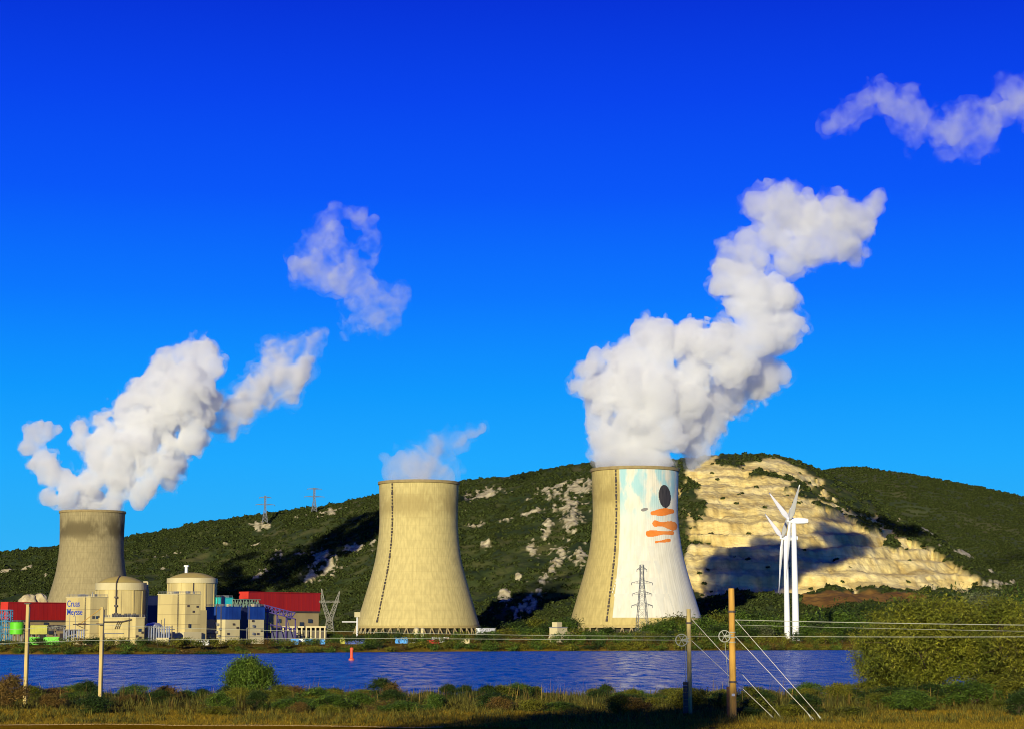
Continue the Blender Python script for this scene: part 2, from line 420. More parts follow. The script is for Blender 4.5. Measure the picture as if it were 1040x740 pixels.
dr = np.interp(apx, [-140, 300, 520, 700, 850, 1160], [3600, 3500, 3350, 3250, 3300, 3300])
db = np.interp(apx, [-140, 300, 380, 560, 700, 740, 1160], [2600, 2560, 2150, 2020, 1900, 1760, 1700])
dm = np.interp(apx, [-140, 300, 450, 700, 1160], [2800, 2800, 2520, 2480, 2450])
zb = gz(az * db, db) - 3
zr = np.array([PZ(a, d) for a, d in zip(rpy, dr)])
zm = np.interp(apx, [-140, 300, 450, 600, 720, 760, 990, 1040, 1160], [24, 30, 42, 52, 60, 63, 63, 50, 40])
D = db[None] + sr[:, None] * (dr - db)[None]
Z = np.where(D < dm[None], zb[None] + (zm - zb)[None] * (np.clip((D - db[None]) / (dm - db)[None], 0, 1) ** 1.3),
             zm[None] + (zr - zm)[None] * (np.clip((D - dm[None]) / (dr - dm)[None], 0, 1.0) ** np.interp(apx, [0, 450, 620, 700, 1000], [.9, .9, .72, .72, .9])[None]))
over = np.clip(D - dr[None], 0, None)
Z = Z - over * .35
X = az[None] * D
PXX = np.repeat(apx[None], len(sr), 0)
PYY = proj(X, D, Z)[1]
fade = sstep(0.0, .12, sr)[:, None] * (1 - sstep(.86, 1.0, sr))[:, None]
wob = (fbm(PXX / 14, PYY / 10, 41) - .5)
qd = inpoly(PXX + 14 * wob, PYY + 10 * (fbm(PXX / 11, PYY / 9, 43) - .5), QUARRY).astype(float)
def blur(a, k=1):
    for _ in range(k):
        p = np.pad(a, 1, mode='edge'); a = (p[1:-1, 1:-1] * 2 + p[:-2, 1:-1] + p[2:, 1:-1] + p[1:-1, :-2] + p[1:-1, 2:]) / 6
    return a
q = blur(qd, 2)
grn = np.full(PXX.shape, -9.0)
for e in GREEN_IN: grn = np.maximum(grn, ellipse(PXX, PYY, e))
grn = grn + .22 + 1.6 * (fbm(PXX / 7, PYY / 4, 45) - .5)
q = q * (1 - sstep(0.0, .25, grn))
rk = np.full(PXX.shape, -9.0)
for e in ROCKS + ROCKS_R: rk = np.maximum(rk, ellipse(PXX, PYY, e))
rk = sstep(-.05, .22, rk * .9 - .24 + 1.5 * (fbm(PXX / 6, PYY / 4, 47, 5) - .5) + 1.9 * (fbm(PXX / 2.6, PYY / 1.9, 48, 3) - .5))
rk = np.maximum(rk, sstep(.88, .93, fbm(PXX / 6 + 5, PYY / 4, 49, 4) + .05 * (PXX > 450)) * .9)
rk = rk * (PXX < 690) + rk * (PXX > 900)
fld = blur(inpoly(PXX + 8 * wob, PYY + 3 * wob, FIELD).astype(float), 2)
# relief: gullies on the wooded slope, benches in the quarry
nat = 34 * (fbm(X / 260, D / 340, 51, 5, True) - .6) + 15 * (fbm(X / 60, D / 80, 53, 4, True) - .6)
Z = Z + nat * fade * (1 - .75 * q)
Z = Z + rk * 6 * (fbm(X / 12, D / 12, 55, 3) - .2) * fade
per = 20.0
zz = Z + 18 * (fbm(X / 170, D / 220, 57, 4) - .5)
fr = zz / per - np.floor(zz / per)
terr = (np.floor(zz / per) + np.clip((fr - .74) / .26, 0, 1)) * per - (zz - Z)
qq = blur(q, 4) * (1 - sstep(.9, 1.0, sr)[:, None])
tb = .30 + .55 * sstep(.38, .62, fbm(X / 120, Z / 50, 63, 3))
Z = Z * (1 - qq * tb) + terr * qq * tb
Z = Z + q * (3.5 * (fbm(X / 7, Z / 22, 59, 4, True) - .5) + 9 * (fbm(X / 45, Z / 60, 60, 4) - .5) + 3.0 * (fbm(X / 4.0, D / 9, 61, 3) - .5)) * fade
HV = np.stack([X, D, Z], -1)
nr, nc = D.shape
ii = np.arange(nr * nc).reshape(nr, nc)
Fq = np.stack([ii[:-1, :-1], ii[:-1, 1:], ii[1:, 1:], ii[1:, :-1]], -1).reshape(-1, 4)
me = np_mesh('hill', HV.reshape(-1, 3), Fq, smooth=False)
col = np.zeros((nr * nc, 4), np.float32); col[:, 0] = q.ravel(); col[:, 1] = rk.ravel(); col[:, 2] = fld.ravel(); col[:, 3] = 1
ca = me.color_attributes.new('cover', 'FLOAT_COLOR', 'POINT'); ca.data.foreach_set('color', col.ravel())

def hillmat():
    m = bpy.data.materials.new('hillside'); m.use_nodes = True
    n, l = m.node_tree.nodes, m.node_tree.links
    b = n['Principled BSDF']; b.inputs['Roughness'].default_value = .95; b.inputs['Specular IOR Level'].default_value = .1
    at = n.new('ShaderNodeVertexColor'); at.layer_name = 'cover'
    sp = n.new('ShaderNodeSeparateColor'); l.new(at.outputs[0], sp.inputs[0])
    t = n.new('ShaderNodeTexCoord')
    def noise(scale, st=(1, 1, 1), det=6):
        mp = n.new('ShaderNodeMapping'); mp.inputs['Scale'].default_value = st; l.new(t.outputs['Object'], mp.inputs[0])
        z = n.new('ShaderNodeTexNoise'); z.inputs['Scale'].default_value = scale; z.inputs['Detail'].default_value = det; l.new(mp.outputs[0], z.inputs[0]); return z.outputs[0]
    def rampc(src, stops):
        r = n.new('ShaderNodeValToRGB'); e = r.color_ramp.elements
        while len(e) < len(stops): e.new(.5)
        for x, (p, c) in zip(e, stops): x.position = p; x.color = (*c, 1)
        l.new(src, r.inputs[0]); return r.outputs[0]
    def mix(f, a, c):
        k = n.new('ShaderNodeMix'); k.data_type = 'RGBA'; l.new(f, k.inputs[0]); l.new(a, k.inputs[6]); l.new(c, k.inputs[7]); return k.outputs[2]
    scrub = rampc(noise(.02, det=10), [(.35, (.022, .036, .011)), (.52, (.045, .060, .016)), (.68, (.085, .085, .028))])
    quarry = rampc(noise(.02, (1, 1, 2.2), 10), [(.34, (.58, .43, .15)), (.48, (.76, .60, .22)), (.62, (.86, .73, .36))])
    streak = rampc(noise(.08, (1.2, .25, .12), 8), [(.38, (.52, .35, .10)), (.54, (.80, .63, .24))])
    k = n.new('ShaderNodeMix'); k.data_type = 'RGBA'; k.inputs[0].default_value = .45; l.new(quarry, k.inputs[6]); l.new(streak, k.inputs[7]); quarry = k.outputs[2]
    pz = n.new('ShaderNodeSeparateXYZ'); l.new(t.outputs['Object'], pz.inputs[0])
    def mth(op, a, v):
        k = n.new('ShaderNodeMath'); k.operation = op; l.new(a, k.inputs[0])
        if isinstance(v, (int, float)): k.inputs[1].default_value = v
        else: l.new(v, k.inputs[1])
        return k.outputs[0]
    wv = mth('MULTIPLY', noise(.006, (1, 1, 1), 5), 3.2)
    st1 = mth('FRACT', mth('ADD', mth('MULTIPLY', pz.outputs[2], 1 / 13.0), wv), 0.0)
    ledge = mth('MULTIPLY', mth('MULTIPLY', mth('LESS_THAN', st1, .14), noise(.03, (1, .3, 1), 5)), .5)
    kk = n.new('ShaderNodeMix'); kk.data_type = 'RGBA'; l.new(ledge, kk.inputs[0]); l.new(quarry, kk.inputs[6]); kk.inputs[7].default_value = (.36, .25, .09, 1); quarry = kk.outputs[2]
    rock = rampc(noise(.12, (1, 1, .6), 8), [(.35, (.30, .25, .13)), (.6, (.56, .49, .30))])
    field = rampc(noise(.03, (1.4, .3, 1), 6), [(.35, (.14, .07, .018)), (.6, (.24, .13, .03))])
    c = mix(sp.outputs[0], scrub, quarry)
    c = mix(sp.outputs[1], c, rock)
    c = mix(sp.outputs[2], c, field)
    l.new(c, b.inputs['Base Color'])
    bp = n.new('ShaderNodeBump'); bp.inputs['Strength'].default_value = .7; bp.inputs['Distance'].default_value = 4.0
    l.new(noise(.1, (1, 1, 1), 10), bp.inputs['Height']); l.new(bp.outputs[0], b.inputs['Normal'])
    return m
me.materials.append(hillmat())
tag(link('hill', me), kind='structure')

# rear hill on the right
bpx = np.arange(760, 1200, 3.0); baz = (bpx - 520) / F
bpy_ = np.interp(bpx, [760, 800, 838, 858, 880, 920, 960, 1000, 1040, 1100, 1200], [500, 487, 477, 474, 474, 480, 487, 495, 504, 520, 545]) + 1.2 * (fbm(bpx / 8, bpx * 0, 71) - .5)
bs = np.linspace(0, 1.2, 110)
bD = 3500 + bs[:, None] * 1500 + 0 * bpx[None]
bzr = np.array([PZ(p, 5000) for p in bpy_])
bZ = 30 + (bzr[None] - 30) * np.clip(bs, 0, 1)[:, None] ** .85 - np.clip(bD - 5000, 0, None) * .4
bX = baz[None] * bD
f2 = sstep(0, .15, bs)[:, None] * (1 - sstep(.85, 1, bs))[:, None]
bZ = bZ + (70 * (fbm(bX / 420, bD / 600, 73, 5, True) - .6) + 20 * (fbm(bX / 90, bD / 120, 75, 4, True) - .6)) * f2
BV = np.stack([bX, bD, bZ], -1)
nr2, nc2 = bD.shape; ii = np.arange(nr2 * nc2).reshape(nr2, nc2)
Fq = np.stack([ii[:-1, :-1], ii[:-1, 1:], ii[1:, 1:], ii[1:, :-1]], -1).reshape(-1, 4)
me2 = np_mesh('hill', BV.reshape(-1, 3), Fq, pmat('far wooded hill', (.026, .040, .015), (.052, .066, .022), .02, rough=.95, bump=.8, bscale=.03, c3=(.10, .09, .03), s3=.006, w3=.5, detail=9), smooth=True)
tag(link('hill', me2), kind='structure')

# ------------------------------------------------------------------ scattered cover (stuff): geometry-node copies of one small clump
def scatter(name, pts, scl, source_me, mats, seed=1, flat=1.0):
    pm = bpy.data.meshes.new(name + ' points')
    pm.vertices.add(len(pts)); pm.vertices.foreach_set('co', np.ascontiguousarray(pts, np.float32).ravel())
    a = pm.attributes.new('size', 'FLOAT_VECTOR', 'POINT'); a.data.foreach_set('vector', np.ascontiguousarray(scl, np.float32).ravel())
    rr = np.random.default_rng(seed)
    rot = np.zeros((len(pts), 3), np.float32); rot[:, 2] = rr.uniform(0, 6.28, len(pts)); rot[:, :2] = rr.normal(0, .12, (len(pts), 2))
    a = pm.attributes.new('turn', 'FLOAT_VECTOR', 'POINT'); a.data.foreach_set('vector', rot.ravel())
    o = link(name, pm)
    src = bpy.data.objects.new(name + '_clump', source_me)   # the source mesh lives only inside the node tree
    ng = bpy.data.node_groups.new(name, 'GeometryNodeTree')
    ng.interface.new_socket('Geometry', in_out='INPUT', socket_type='NodeSocketGeometry')
    ng.interface.new_socket('Geometry', in_out='OUTPUT', socket_type='NodeSocketGeometry')
    N = ng.nodes
    gi, go = N.new('NodeGroupInput'), N.new('NodeGroupOutput')
    oi = N.new('GeometryNodeObjectInfo'); oi.inputs['Object'].default_value = src
    ip = N.new('GeometryNodeInstanceOnPoints')
    s1 = N.new('GeometryNodeInputNamedAttribute'); s1.data_type = 'FLOAT_VECTOR'; s1.inputs[0].default_value = 'size'
    s2 = N.new('GeometryNodeInputNamedAttribute'); s2.data_type = 'FLOAT_VECTOR'; s2.inputs[0].default_value = 'turn'
    ng.links.new(gi.outputs[0], ip.inputs['Points']); ng.links.new(oi.outputs['Geometry'], ip.inputs['Instance'])
    ng.links.new(s1.outputs[0], ip.inputs['Scale']); ng.links.new(s2.outputs[0], ip.inputs['Rotation'])
    ng.links.new(ip.outputs[0], go.inputs[0])
    md = o.modifiers.new('scatter', 'NODES'); md.node_group = ng
    return tag(o, kind='stuff')
def ico_clump(name, seed, mat, n=26, leaf=.36):
    """a bushy crown of many small tilted leaf faces about a unit dome"""
    rr = np.random.default_rng(seed)
    d = rr.normal(0, 1, (n * 6, 3)); d /= np.linalg.norm(d, axis=1)[:, None]; d[:, 2] = np.abs(d[:, 2]) * 1.0 - .1
    c = d * rr.uniform(.45, 1.0, (n * 6, 1)) * (1 + .25 * np.sin(d[:, :1] * 7 + 3 * d[:, 1:2] + seed))
    return leaves_mesh(name, c, d, leaf, rr, mat)
def leaves_mesh(name, c, nrm, size, rr, mat, asp=1.0, jitter=.9):
    k = len(c)
    nn = nrm + rr.normal(0, jitter * .6, (k, 3)); nn /= np.linalg.norm(nn, axis=1)[:, None] + 1e-9
    t = np.cross(nn, rr.normal(0, 1, (k, 3))); t /= np.linalg.norm(t, axis=1)[:, None] + 1e-9
    w = np.cross(nn, t)
    s = size * rr.uniform(.6, 1.25, (k, 1))
    a = t * s; b_ = w * s * asp
    V = np.stack([c - a, c - b_ * .6 - a * .1, c + a, c + b_ * .6 + a * .1], 1).reshape(-1, 3)
    me = np_mesh(name, V, np.arange(k * 4).reshape(k, 4), mat)
    return toned(me, rr.choice([.55, .8, 1.0, 1.2, 1.6], k, p=[.2, .25, .25, .2, .1]) * rr.uniform(.85, 1.15, k))
def toned(me, v):
    a = me.attributes.new('tone', 'FLOAT', 'FACE'); a.data.foreach_set('value', np.ascontiguousarray(v, np.float32)); return me
rr = np.random.default_rng(11)
# woods on the hill
N = 60000
ci = rr.integers(0, nc, N); ri = np.searchsorted(sr, rr.uniform(0, 1, N) ** .9 * 1.04).clip(0, nr - 2)
keep = (q[ri, ci] < .25) & (rk[ri, ci] < .3) & (fld[ri, ci] < .3) & (PXX[ri, ci] > -60) & (PXX[ri, ci] < 1080)
dens = fbm(HV[ri, ci, 0] / 70, HV[ri, ci, 1] / 70, 81)
keep &= rr.uniform(0, 1, N) < np.clip(.15 + 2.4 * (dens - .3), .1, 1)
keep |= (q[ri, ci] > .6) & (rr.uniform(0, 1, N) < np.where(fbm(HV[ri, ci, 0] / 60, HV[ri, ci, 2] / 14, 83, 3) > .56, .022, .002)) & (PXX[ri, ci] > 690)
ci, ri = ci[keep], ri[keep]
pts = HV[ri, ci] + np.stack([rr.uniform(-2, 2, len(ci)), rr.uniform(-2, 2, len(ci)), np.full(len(ci), -.4)], -1)
sz = rr.uniform(2.0, 4.6, (len(ci), 1)) * np.where(rr.uniform(0, 1, (len(ci), 1)) < .06, 1.5, 1) * np.array([[1, 1, .85]])
woodmat = pmat('hill scrub', (.018, .030, .009), (.056, .070, .016), .008, rough=.9, c3=(.095, .09, .026), s3=.02, w3=.45, detail=8, spec=.05, tone=True)
scatter('woodland', pts, sz, ico_clump('scrub clump', 3, woodmat, 9, .5), woodmat)
N = 24000
ci = rr.integers(0, nc2, N); ri = rr.integers(0, int(nr2 / 1.2), N)
sz = rr.uniform(3, 5.5, (N, 1)) * np.array([[1, 1, .8]])
scatter('woodland', BV[ri, ci], sz, ico_clump('far scrub clump', 4, woodmat, 9, .5), woodmat, 2)
# ------------------------------------------------------------------ cooling towers
PROF = [(61.3, 15.0), (57.4, 28), (53.4, 41.5), (49.4, 54.8), (45.7, 68), (42.5, 81), (39.9, 99.8), (38.8, 115.7), (39.1, 134), (39.8, 157)]
def rad(z): return float(np.interp(z, [p[1] for p in PROF], [p[0] for p in PROF]))
def smooth_prof(n=60):
    z = np.linspace(15, 157, n); r = np.array([rad(a) for a in z])
    for _ in range(6): r[1:-1] = (r[:-2] + 2 * r[1:-1] + r[2:]) / 4
    return z, r
TZ, TR = smooth_prof()
def srad(z): return float(np.interp(z, TZ, TR))
def concrete_tower(name, base, stain, white=None, stain_k=.6):
    """UV: u = angle in turns measured clockwise from the side that faces the viewer's left, v = height in metres"""
    m = bpy.data.materials.new(name); m.use_nodes = True
    n, l = m.node_tree.nodes, m.node_tree.links
    b = n['Principled BSDF']; b.inputs['Roughness'].default_value = .9; b.inputs['Specular IOR Level'].default_value = .15
    uv = n.new('ShaderNodeUVMap'); sp = n.new('ShaderNodeSeparateXYZ'); l.new(uv.outputs[0], sp.inputs[0])
    def math_(op, a, c=None, d=None):
        k = n.new('ShaderNodeMath'); k.operation = op
        for i, x in enumerate((a, c, d)):
            if x is None: continue
            if isinstance(x, (int, float)): k.inputs[i].default_value = x
            else: l.new(x, k.inputs[i])
        return k.outputs[0]
    def noise(su, sv, sc, det=5):
        cm = n.new('ShaderNodeCombineXYZ'); l.new(math_('MULTIPLY', sp.outputs[0], su), cm.inputs[0]); l.new(math_('MULTIPLY', sp.outputs[1], sv), cm.inputs[1])
        z = n.new('ShaderNodeTexNoise'); z.inputs['Scale'].default_value = sc; z.inputs['Detail'].default_value = det; l.new(cm.outputs[0], z.inputs[0]); return z.outputs[0]
    def rng(x, a, c, lo=0.0, hi=1.0):
        k = n.new('ShaderNodeMapRange'); k.interpolation_type = 'SMOOTHSTEP'
        for i, v in zip((1, 2, 3, 4), (a, c, lo, hi)): k.inputs[i].default_value = v
        l.new(x, k.inputs[0]); return k.outputs[0]
    def mix(f, a, c):
        k = n.new('ShaderNodeMix'); k.data_type = 'RGBA'
        if isinstance(f, float): k.inputs[0].default_value = f
        else: l.new(f, k.inputs[0])
        for i, x in ((6, a), (7, c)):
            if isinstance(x, tuple): k.inputs[i].default_value = (*x, 1)
            else: l.new(x, k.inputs[i])
        return k.outputs[2]
    U, V = sp.outputs[0], sp.outputs[1]
    b2 = tuple(v * .82 for v in base)
    col = mix(rng(noise(60, .06, 2.0), .35, .65), base, b2)
    col = mix(math_('MULTIPLY', rng(noise(300, .012, 1.0, 3), .45, .7), .2), col, stain)          # vertical weather streaks
    ft = math_('FRACT', math_('MULTIPLY', V, 1 / 7.5))                                            # lift joints of the formwork
    col = mix(math_('MULTIPLY', math_('LESS_THAN', ft, .10), .16), col, stain)
    fu = math_('FRACT', math_('MULTIPLY', U, 120))
    col = mix(math_('MULTIPLY', math_('LESS_THAN', fu, .14), .12), col, stain)
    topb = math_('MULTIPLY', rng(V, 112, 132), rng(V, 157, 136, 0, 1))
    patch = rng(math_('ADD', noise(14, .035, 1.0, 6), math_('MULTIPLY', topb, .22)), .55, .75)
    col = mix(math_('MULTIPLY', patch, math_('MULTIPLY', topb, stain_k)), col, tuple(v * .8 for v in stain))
    rib = math_('MULTIPLY', rng(noise(420, .01, 1.0, 2), .52, .66), rng(V, 118, 150))
    col = mix(math_('MULTIPLY', rib, .45), col, stain)
    if white:
        u0, u1 = white
        edge = math_('MULTIPLY', rng(U, u0, u0 + .0015), rng(U, u1 + .0015, u1))
        edge = math_('MULTIPLY', edge, rng(V, 22.0, 22.6))
        wh = mix(rng(noise(40, .03, 1.6, 6), .35, .7), (.68, .65, .53), (.58, .55, .44))
        wh = mix(math_('MULTIPLY', rng(noise(340, .01, 1.0, 3), .48, .7), .4), wh, (.52, .50, .42))
        wash = math_('MULTIPLY', rng(noise(22, .035, 1.3, 8), .42, .58), rng(V, 92, 140))
        wh = mix(math_('MULTIPLY', wash, .75), wh, (.22, .50, .56))
        wash2 = math_('MULTIPLY', rng(noise(18, .02, 1.9, 6), .52, .7), .5)
        wh = mix(wash2, wh, (.60, .60, .55))
        col = mix(edge, col, wh)
    l.new(col, b.inputs['Base Color'])
    fl = math_('MULTIPLY', math_('SINE', math_('MULTIPLY', U, 2 * PI * 120)), .5)
    nz = math_('ADD', math_('MULTIPLY', noise(200, .5, 3.0), .25), math_('MULTIPLY', fl, .5))
    bp = n.new('ShaderNodeBump'); bp.inputs['Strength'].default_value = .2; bp.inputs['Distance'].default_value = .6
    l.new(nz, bp.inputs['Height']); l.new(bp.outputs[0], b.inputs['Normal'])
    return m
M['shell_inside'] = pmat('inner shell concrete', (.20, .17, .11), (.15, .13, .09), .1)
M['column'] = pmat('shell column concrete', (.34, .28, .14), (.28, .22, .11), .2)
SEG = 144
def shell_mesh(mat):
    V, Fq, mi, uvs = [], [], [], []
    n = SEG
    zs = list(TZ); rs = list(TR)
    ang = [PI + PI * 2 * i / n for i in range(n + 1)]       # u=0 at -X (left); grows towards the viewer (-Y)
    for z, r in zip(zs, rs):
        for a in ang: V.append((r * math.cos(a), r * math.sin(a), z))
    w = n + 1; K = len(zs)
    for k in range(K - 1):
        for i in range(n):
            Fq.append((k * w + i, k * w + i + 1, (k + 1) * w + i + 1, (k + 1) * w + i)); mi.append(0)
            uvs.append([(i / n, zs[k]), ((i + 1) / n, zs[k]), ((i + 1) / n, zs[k + 1]), (i / n, zs[k + 1])])
    o = len(V)
    for z, r in zip(zs, rs):
        for a in ang: V.append(((r - 1.1) * math.cos(a), (r - 1.1) * math.sin(a), z))
    for k in range(K - 1):
        for i in range(n):
            Fq.append((o + k * w + i, o + (k + 1) * w + i, o + (k + 1) * w + i + 1, o + k * w + i + 1)); mi.append(1)
            uvs.append([(0, 0)] * 4)
    for i in range(n):   # lower and upper edges
        Fq.append((i + 1, i, o + i, o + i + 1)); mi.append(1); uvs.append([(0, 0)] * 4)
        t = (K - 1) * w
        Fq.append((t + i, t + i + 1, o + t + i + 1, o + t + i)); mi.append(1); uvs.append([(0, 0)] * 4)
    me = np_mesh('shell', np.array(V), np.array(Fq), [mat, M['shell_inside']], True, mi)
    uvl = me.uv_layers.new(name='UVMap'); uvl.data.foreach_set('uv', np.array(uvs, np.float32).ravel())
    return me
rim_mb = MB().lathe([(TR[-1] + .02, 154.6), (TR[-1] + 1.0, 155.0), (TR[-1] + 1.0, 157.6), (TR[-1] - 1.4, 157.6), (TR[-1] - 1.4, 156.0), (TR[-1] + .02, 154.6)], SEG)
rim_me = rim_mb.mesh('rim', pmat('rim concrete', (.30, .23, .10), (.24, .18, .08), .3))
skirt_me = MB().lathe([(60.8, 13.4), (62.0, 13.4), (62.0, 15.6), (60.8, 15.6), (60.8, 13.4)], SEG).mesh('ring_beam', pmat('ring beam concrete', (.42, .33, .13), (.36, .28, .11), .2))
colm = MB(); NCOL = 48; da = 2 * PI / NCOL
for s in (-1, 1):
    colm.tube((61.4, 0, 14.0), (65.5 * math.cos(s * da * .5), 65.5 * math.sin(s * da * .5), 2.0), .62, .68, 6)
col_me = colm.mesh('column', M['column'])
basin_me = MB().lathe([(68, 0), (68, 4.6), (66.5, 4.6), (66.5, 3.8), (60, 3.8)], 72).mesh('basin', M['column'])
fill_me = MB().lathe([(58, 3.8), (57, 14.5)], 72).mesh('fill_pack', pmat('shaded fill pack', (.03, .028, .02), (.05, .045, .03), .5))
def cooling_tower(px, d, gzv, mat, label, cols=True):
    x = PX(px, d, 90)
    t = empty('cooling_tower', (x, d, 0), label, 'cooling tower', 'cooling towers of the power station')
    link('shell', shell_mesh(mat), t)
    link('rim', rim_me, t); link('ring_beam', skirt_me, t)
    link('basin', basin_me, t); link('fill_pack', fill_me, t)
    for k in range(NCOL):
        o = link('column', col_me, t); o.rotation_euler = (0, 0, k * da)
    return t
def tower_ladder(t, adeg, z0=19, z1=155, step=3.1):
    """dashed line of caged ladder sections up the shell; adeg = degrees left of straight towards the viewer"""
    mb = MB(); z = z0; k = 0
    while z < z1:
        h = step * .62 if k % 5 else step * .9
        for zz in (z,):
            a = -PI / 2 - R(adeg)
            r0, r1 = srad(zz), srad(zz + h)
            c, s = math.cos(a), math.sin(a); tx, ty = -s, c
            w = .62 if k % 4 else .95; dep = 1.0
            pts = []
            for (rr_, zq) in ((r0, zz), (r1, zz + h)):
                for (o, w_) in ((.05, -w), (.05 + dep, -w), (.05 + dep, w), (.05, w)):
                    pts.append(((rr_ + o) * c + tx * w_, (rr_ + o) * s + ty * w_, zq))
            mb.quadbox(pts)
        z += step; k += 1
    o = mb.build('ladder', M['dark_steel'], t); o['kind'] = 'stuff'
    mb = MB(); a = -PI / 2 - R(adeg); zs = np.linspace(z0, z1, 40)
    for s in (-.5, .5):
        mb.path([((srad(z) + .35) * math.cos(a) - math.sin(a) * s, (srad(z) + .35) * math.sin(a) + math.cos(a) * s, z) for z in zs], .10, 4)
    mb.build('ladder_rail', M['dark_steel'], t)
T1 = cooling_tower(92.5, 2441, 5, concrete_tower('concrete with painted shade', (.32, .265, .135), (.15, .12, .06), stain_k=1.0), 'cooling tower with shade painted into its concrete, behind the reactor buildings and a red hall')  # plume shade is put into this darker base colour; top band stained more
T2 = cooling_tower(425, 1962, 5, concrete_tower('yellowish concrete', (.53, .44, .185), (.34, .26, .10)), 'plain yellowish cooling tower with a ladder line, faint steam on top')
T3 = cooling_tower(645.5, 1802, 5, concrete_tower('painted concrete', (.50, .40, .15), (.34, .26, .09), white=(.25 - .068, .62)), 'cooling tower with a white painted mural and a dense steam plume')
tower_ladder(T2, 38); tower_ladder(T3, 29)
# mural: plain coloured shapes laid on the white field of the third tower
def decal(name, fn, mat, amin, amax, zmin, zmax, off, parent, step=.45):
    """fn(s, z): True where painted; s = metres right of the tower's middle line"""
    V, Fq = [], []; key = {}
    def vid(i, j):
        if (i, j) not in key:
            s, z = amin + i * step, zmin + j * step
            r = srad(z); a = -PI / 2 + math.asin(max(-.999, min(.999, s / r)))
            key[(i, j)] = len(V); V.append(((r + off) * math.cos(a), (r + off) * math.sin(a), z))
        return key[(i, j)]
    for i in range(int((amax - amin) / step)):
        for j in range(int((zmax - zmin) / step)):
            if fn(amin + (i + .5) * step, zmin + (j + .5) * step):
                Fq.append((vid(i, j), vid(i + 1, j), vid(i + 1, j + 1), vid(i, j + 1)))
    return link(name, np_mesh(name, np.array(V), np.array(Fq), mat, True), parent)
k = .9
def mu(px): return (px - 645.5) * k
def mz(py): return PZ(py, 1765)
paint_o = pmat('orange mural paint', (.72, .20, .025), (.64, .17, .02), .2, c3=(.74, .34, .10), s3=.08, w3=.3)
paint_k = pmat('charcoal mural paint', (.02, .02, .025), (.05, .045, .05), .5, stretch=(3, 3, .2))
def ell(s, z, px, py, rx, ry, rot=0):
    dx, dz = s - mu(px), z - mz(py); a = R(rot)
    return ((dx * math.cos(a) + dz * math.sin(a)) / (rx * k)) ** 2 + ((-dx * math.sin(a) + dz * math.cos(a)) / (ry * k)) ** 2 < 1
mur = link('mural', None, T3)   # groups the painted shapes
decal('dark_oval', lambda s, z: ell(s, z, 673, 503, 6.4, 11.5, 4), paint_k, mu(660), mu(685), mz(520), mz(485), .10, mur)
def band(px0, px1, py, th, rise=0.0):
    a, b, zc, r_ = mu(px0), mu(px1), mz(py), th * k / 2
    def fn(s, z):
        q_ = min(max((s - a) / (b - a), 0), 1)
        return (s - (a + (b - a) * q_)) ** 2 + (z - (zc + rise * q_)) ** 2 < (r_ * (.75 + .25 * math.sin(q_ * 5 + py))) ** 2
    return fn
for px0, px1, py, th, rise in ((660, 681, 520.5, 7.5, 2.5), (663, 682, 531, 9, -1.5), (656, 680, 541.5, 6.5, 1.5), (663, 677, 550, 3.5, 2.0)):
    decal('orange_band', band(px0, px1, py, th, rise), paint_o, mu(648), mu(687), mz(560), mz(510), .12, mur)
decal('grey_stroke', lambda s, z: ell(s, z, 652, 517, 3.6, 1.6, 14), pmat('grey mural paint', (.20, .19, .18)), mu(646), mu(660), mz(524), mz(510), .10, mur)
def tri(s, z):
    row = (z - 28) / 15.0
    if row < 0 or row > 4: return False
    f = row - math.floor(row); c = (s + 60 + 6 * math.floor(row)) / 12.0
    return abs(c - math.floor(c) - .5) * 2 < .8 * f and abs(s - 1) < 30 - 4.5 * row
decal('pale_triangles', tri, pmat('pale grey mural paint', (.56, .55, .47), (.62, .60, .50), .1), -32, 38, 28, 86, .07, mur, .8)

# ------------------------------------------------------------------ steam
try:
    import openvdb
except Exception:
    openvdb = None
_LAT = np.random.default_rng(5).random((64, 64, 64)).astype(np.float32)
def n3(x, y, z):
    ix, iy, iz = np.floor(x).astype(int), np.floor(y).astype(int), np.floor(z).astype(int)
    fx, fy, fz = (x - ix), (y - iy), (z - iz)
    fx = fx * fx * (3 - 2 * fx); fy = fy * fy * (3 - 2 * fy); fz = fz * fz * (3 - 2 * fz)
    def g(a, b, c): return _LAT[(ix + a) & 63, (iy + b) & 63, (iz + c) & 63]
    x00 = g(0, 0, 0) * (1 - fx) + g(1, 0, 0) * fx; x10 = g(0, 1, 0) * (1 - fx) + g(1, 1, 0) * fx
    x01 = g(0, 0, 1) * (1 - fx) + g(1, 0, 1) * fx; x11 = g(0, 1, 1) * (1 - fx) + g(1, 1, 1) * fx
    return (x00 * (1 - fy) + x10 * fy) * (1 - fz) + (x01 * (1 - fy) + x11 * fy) * fz
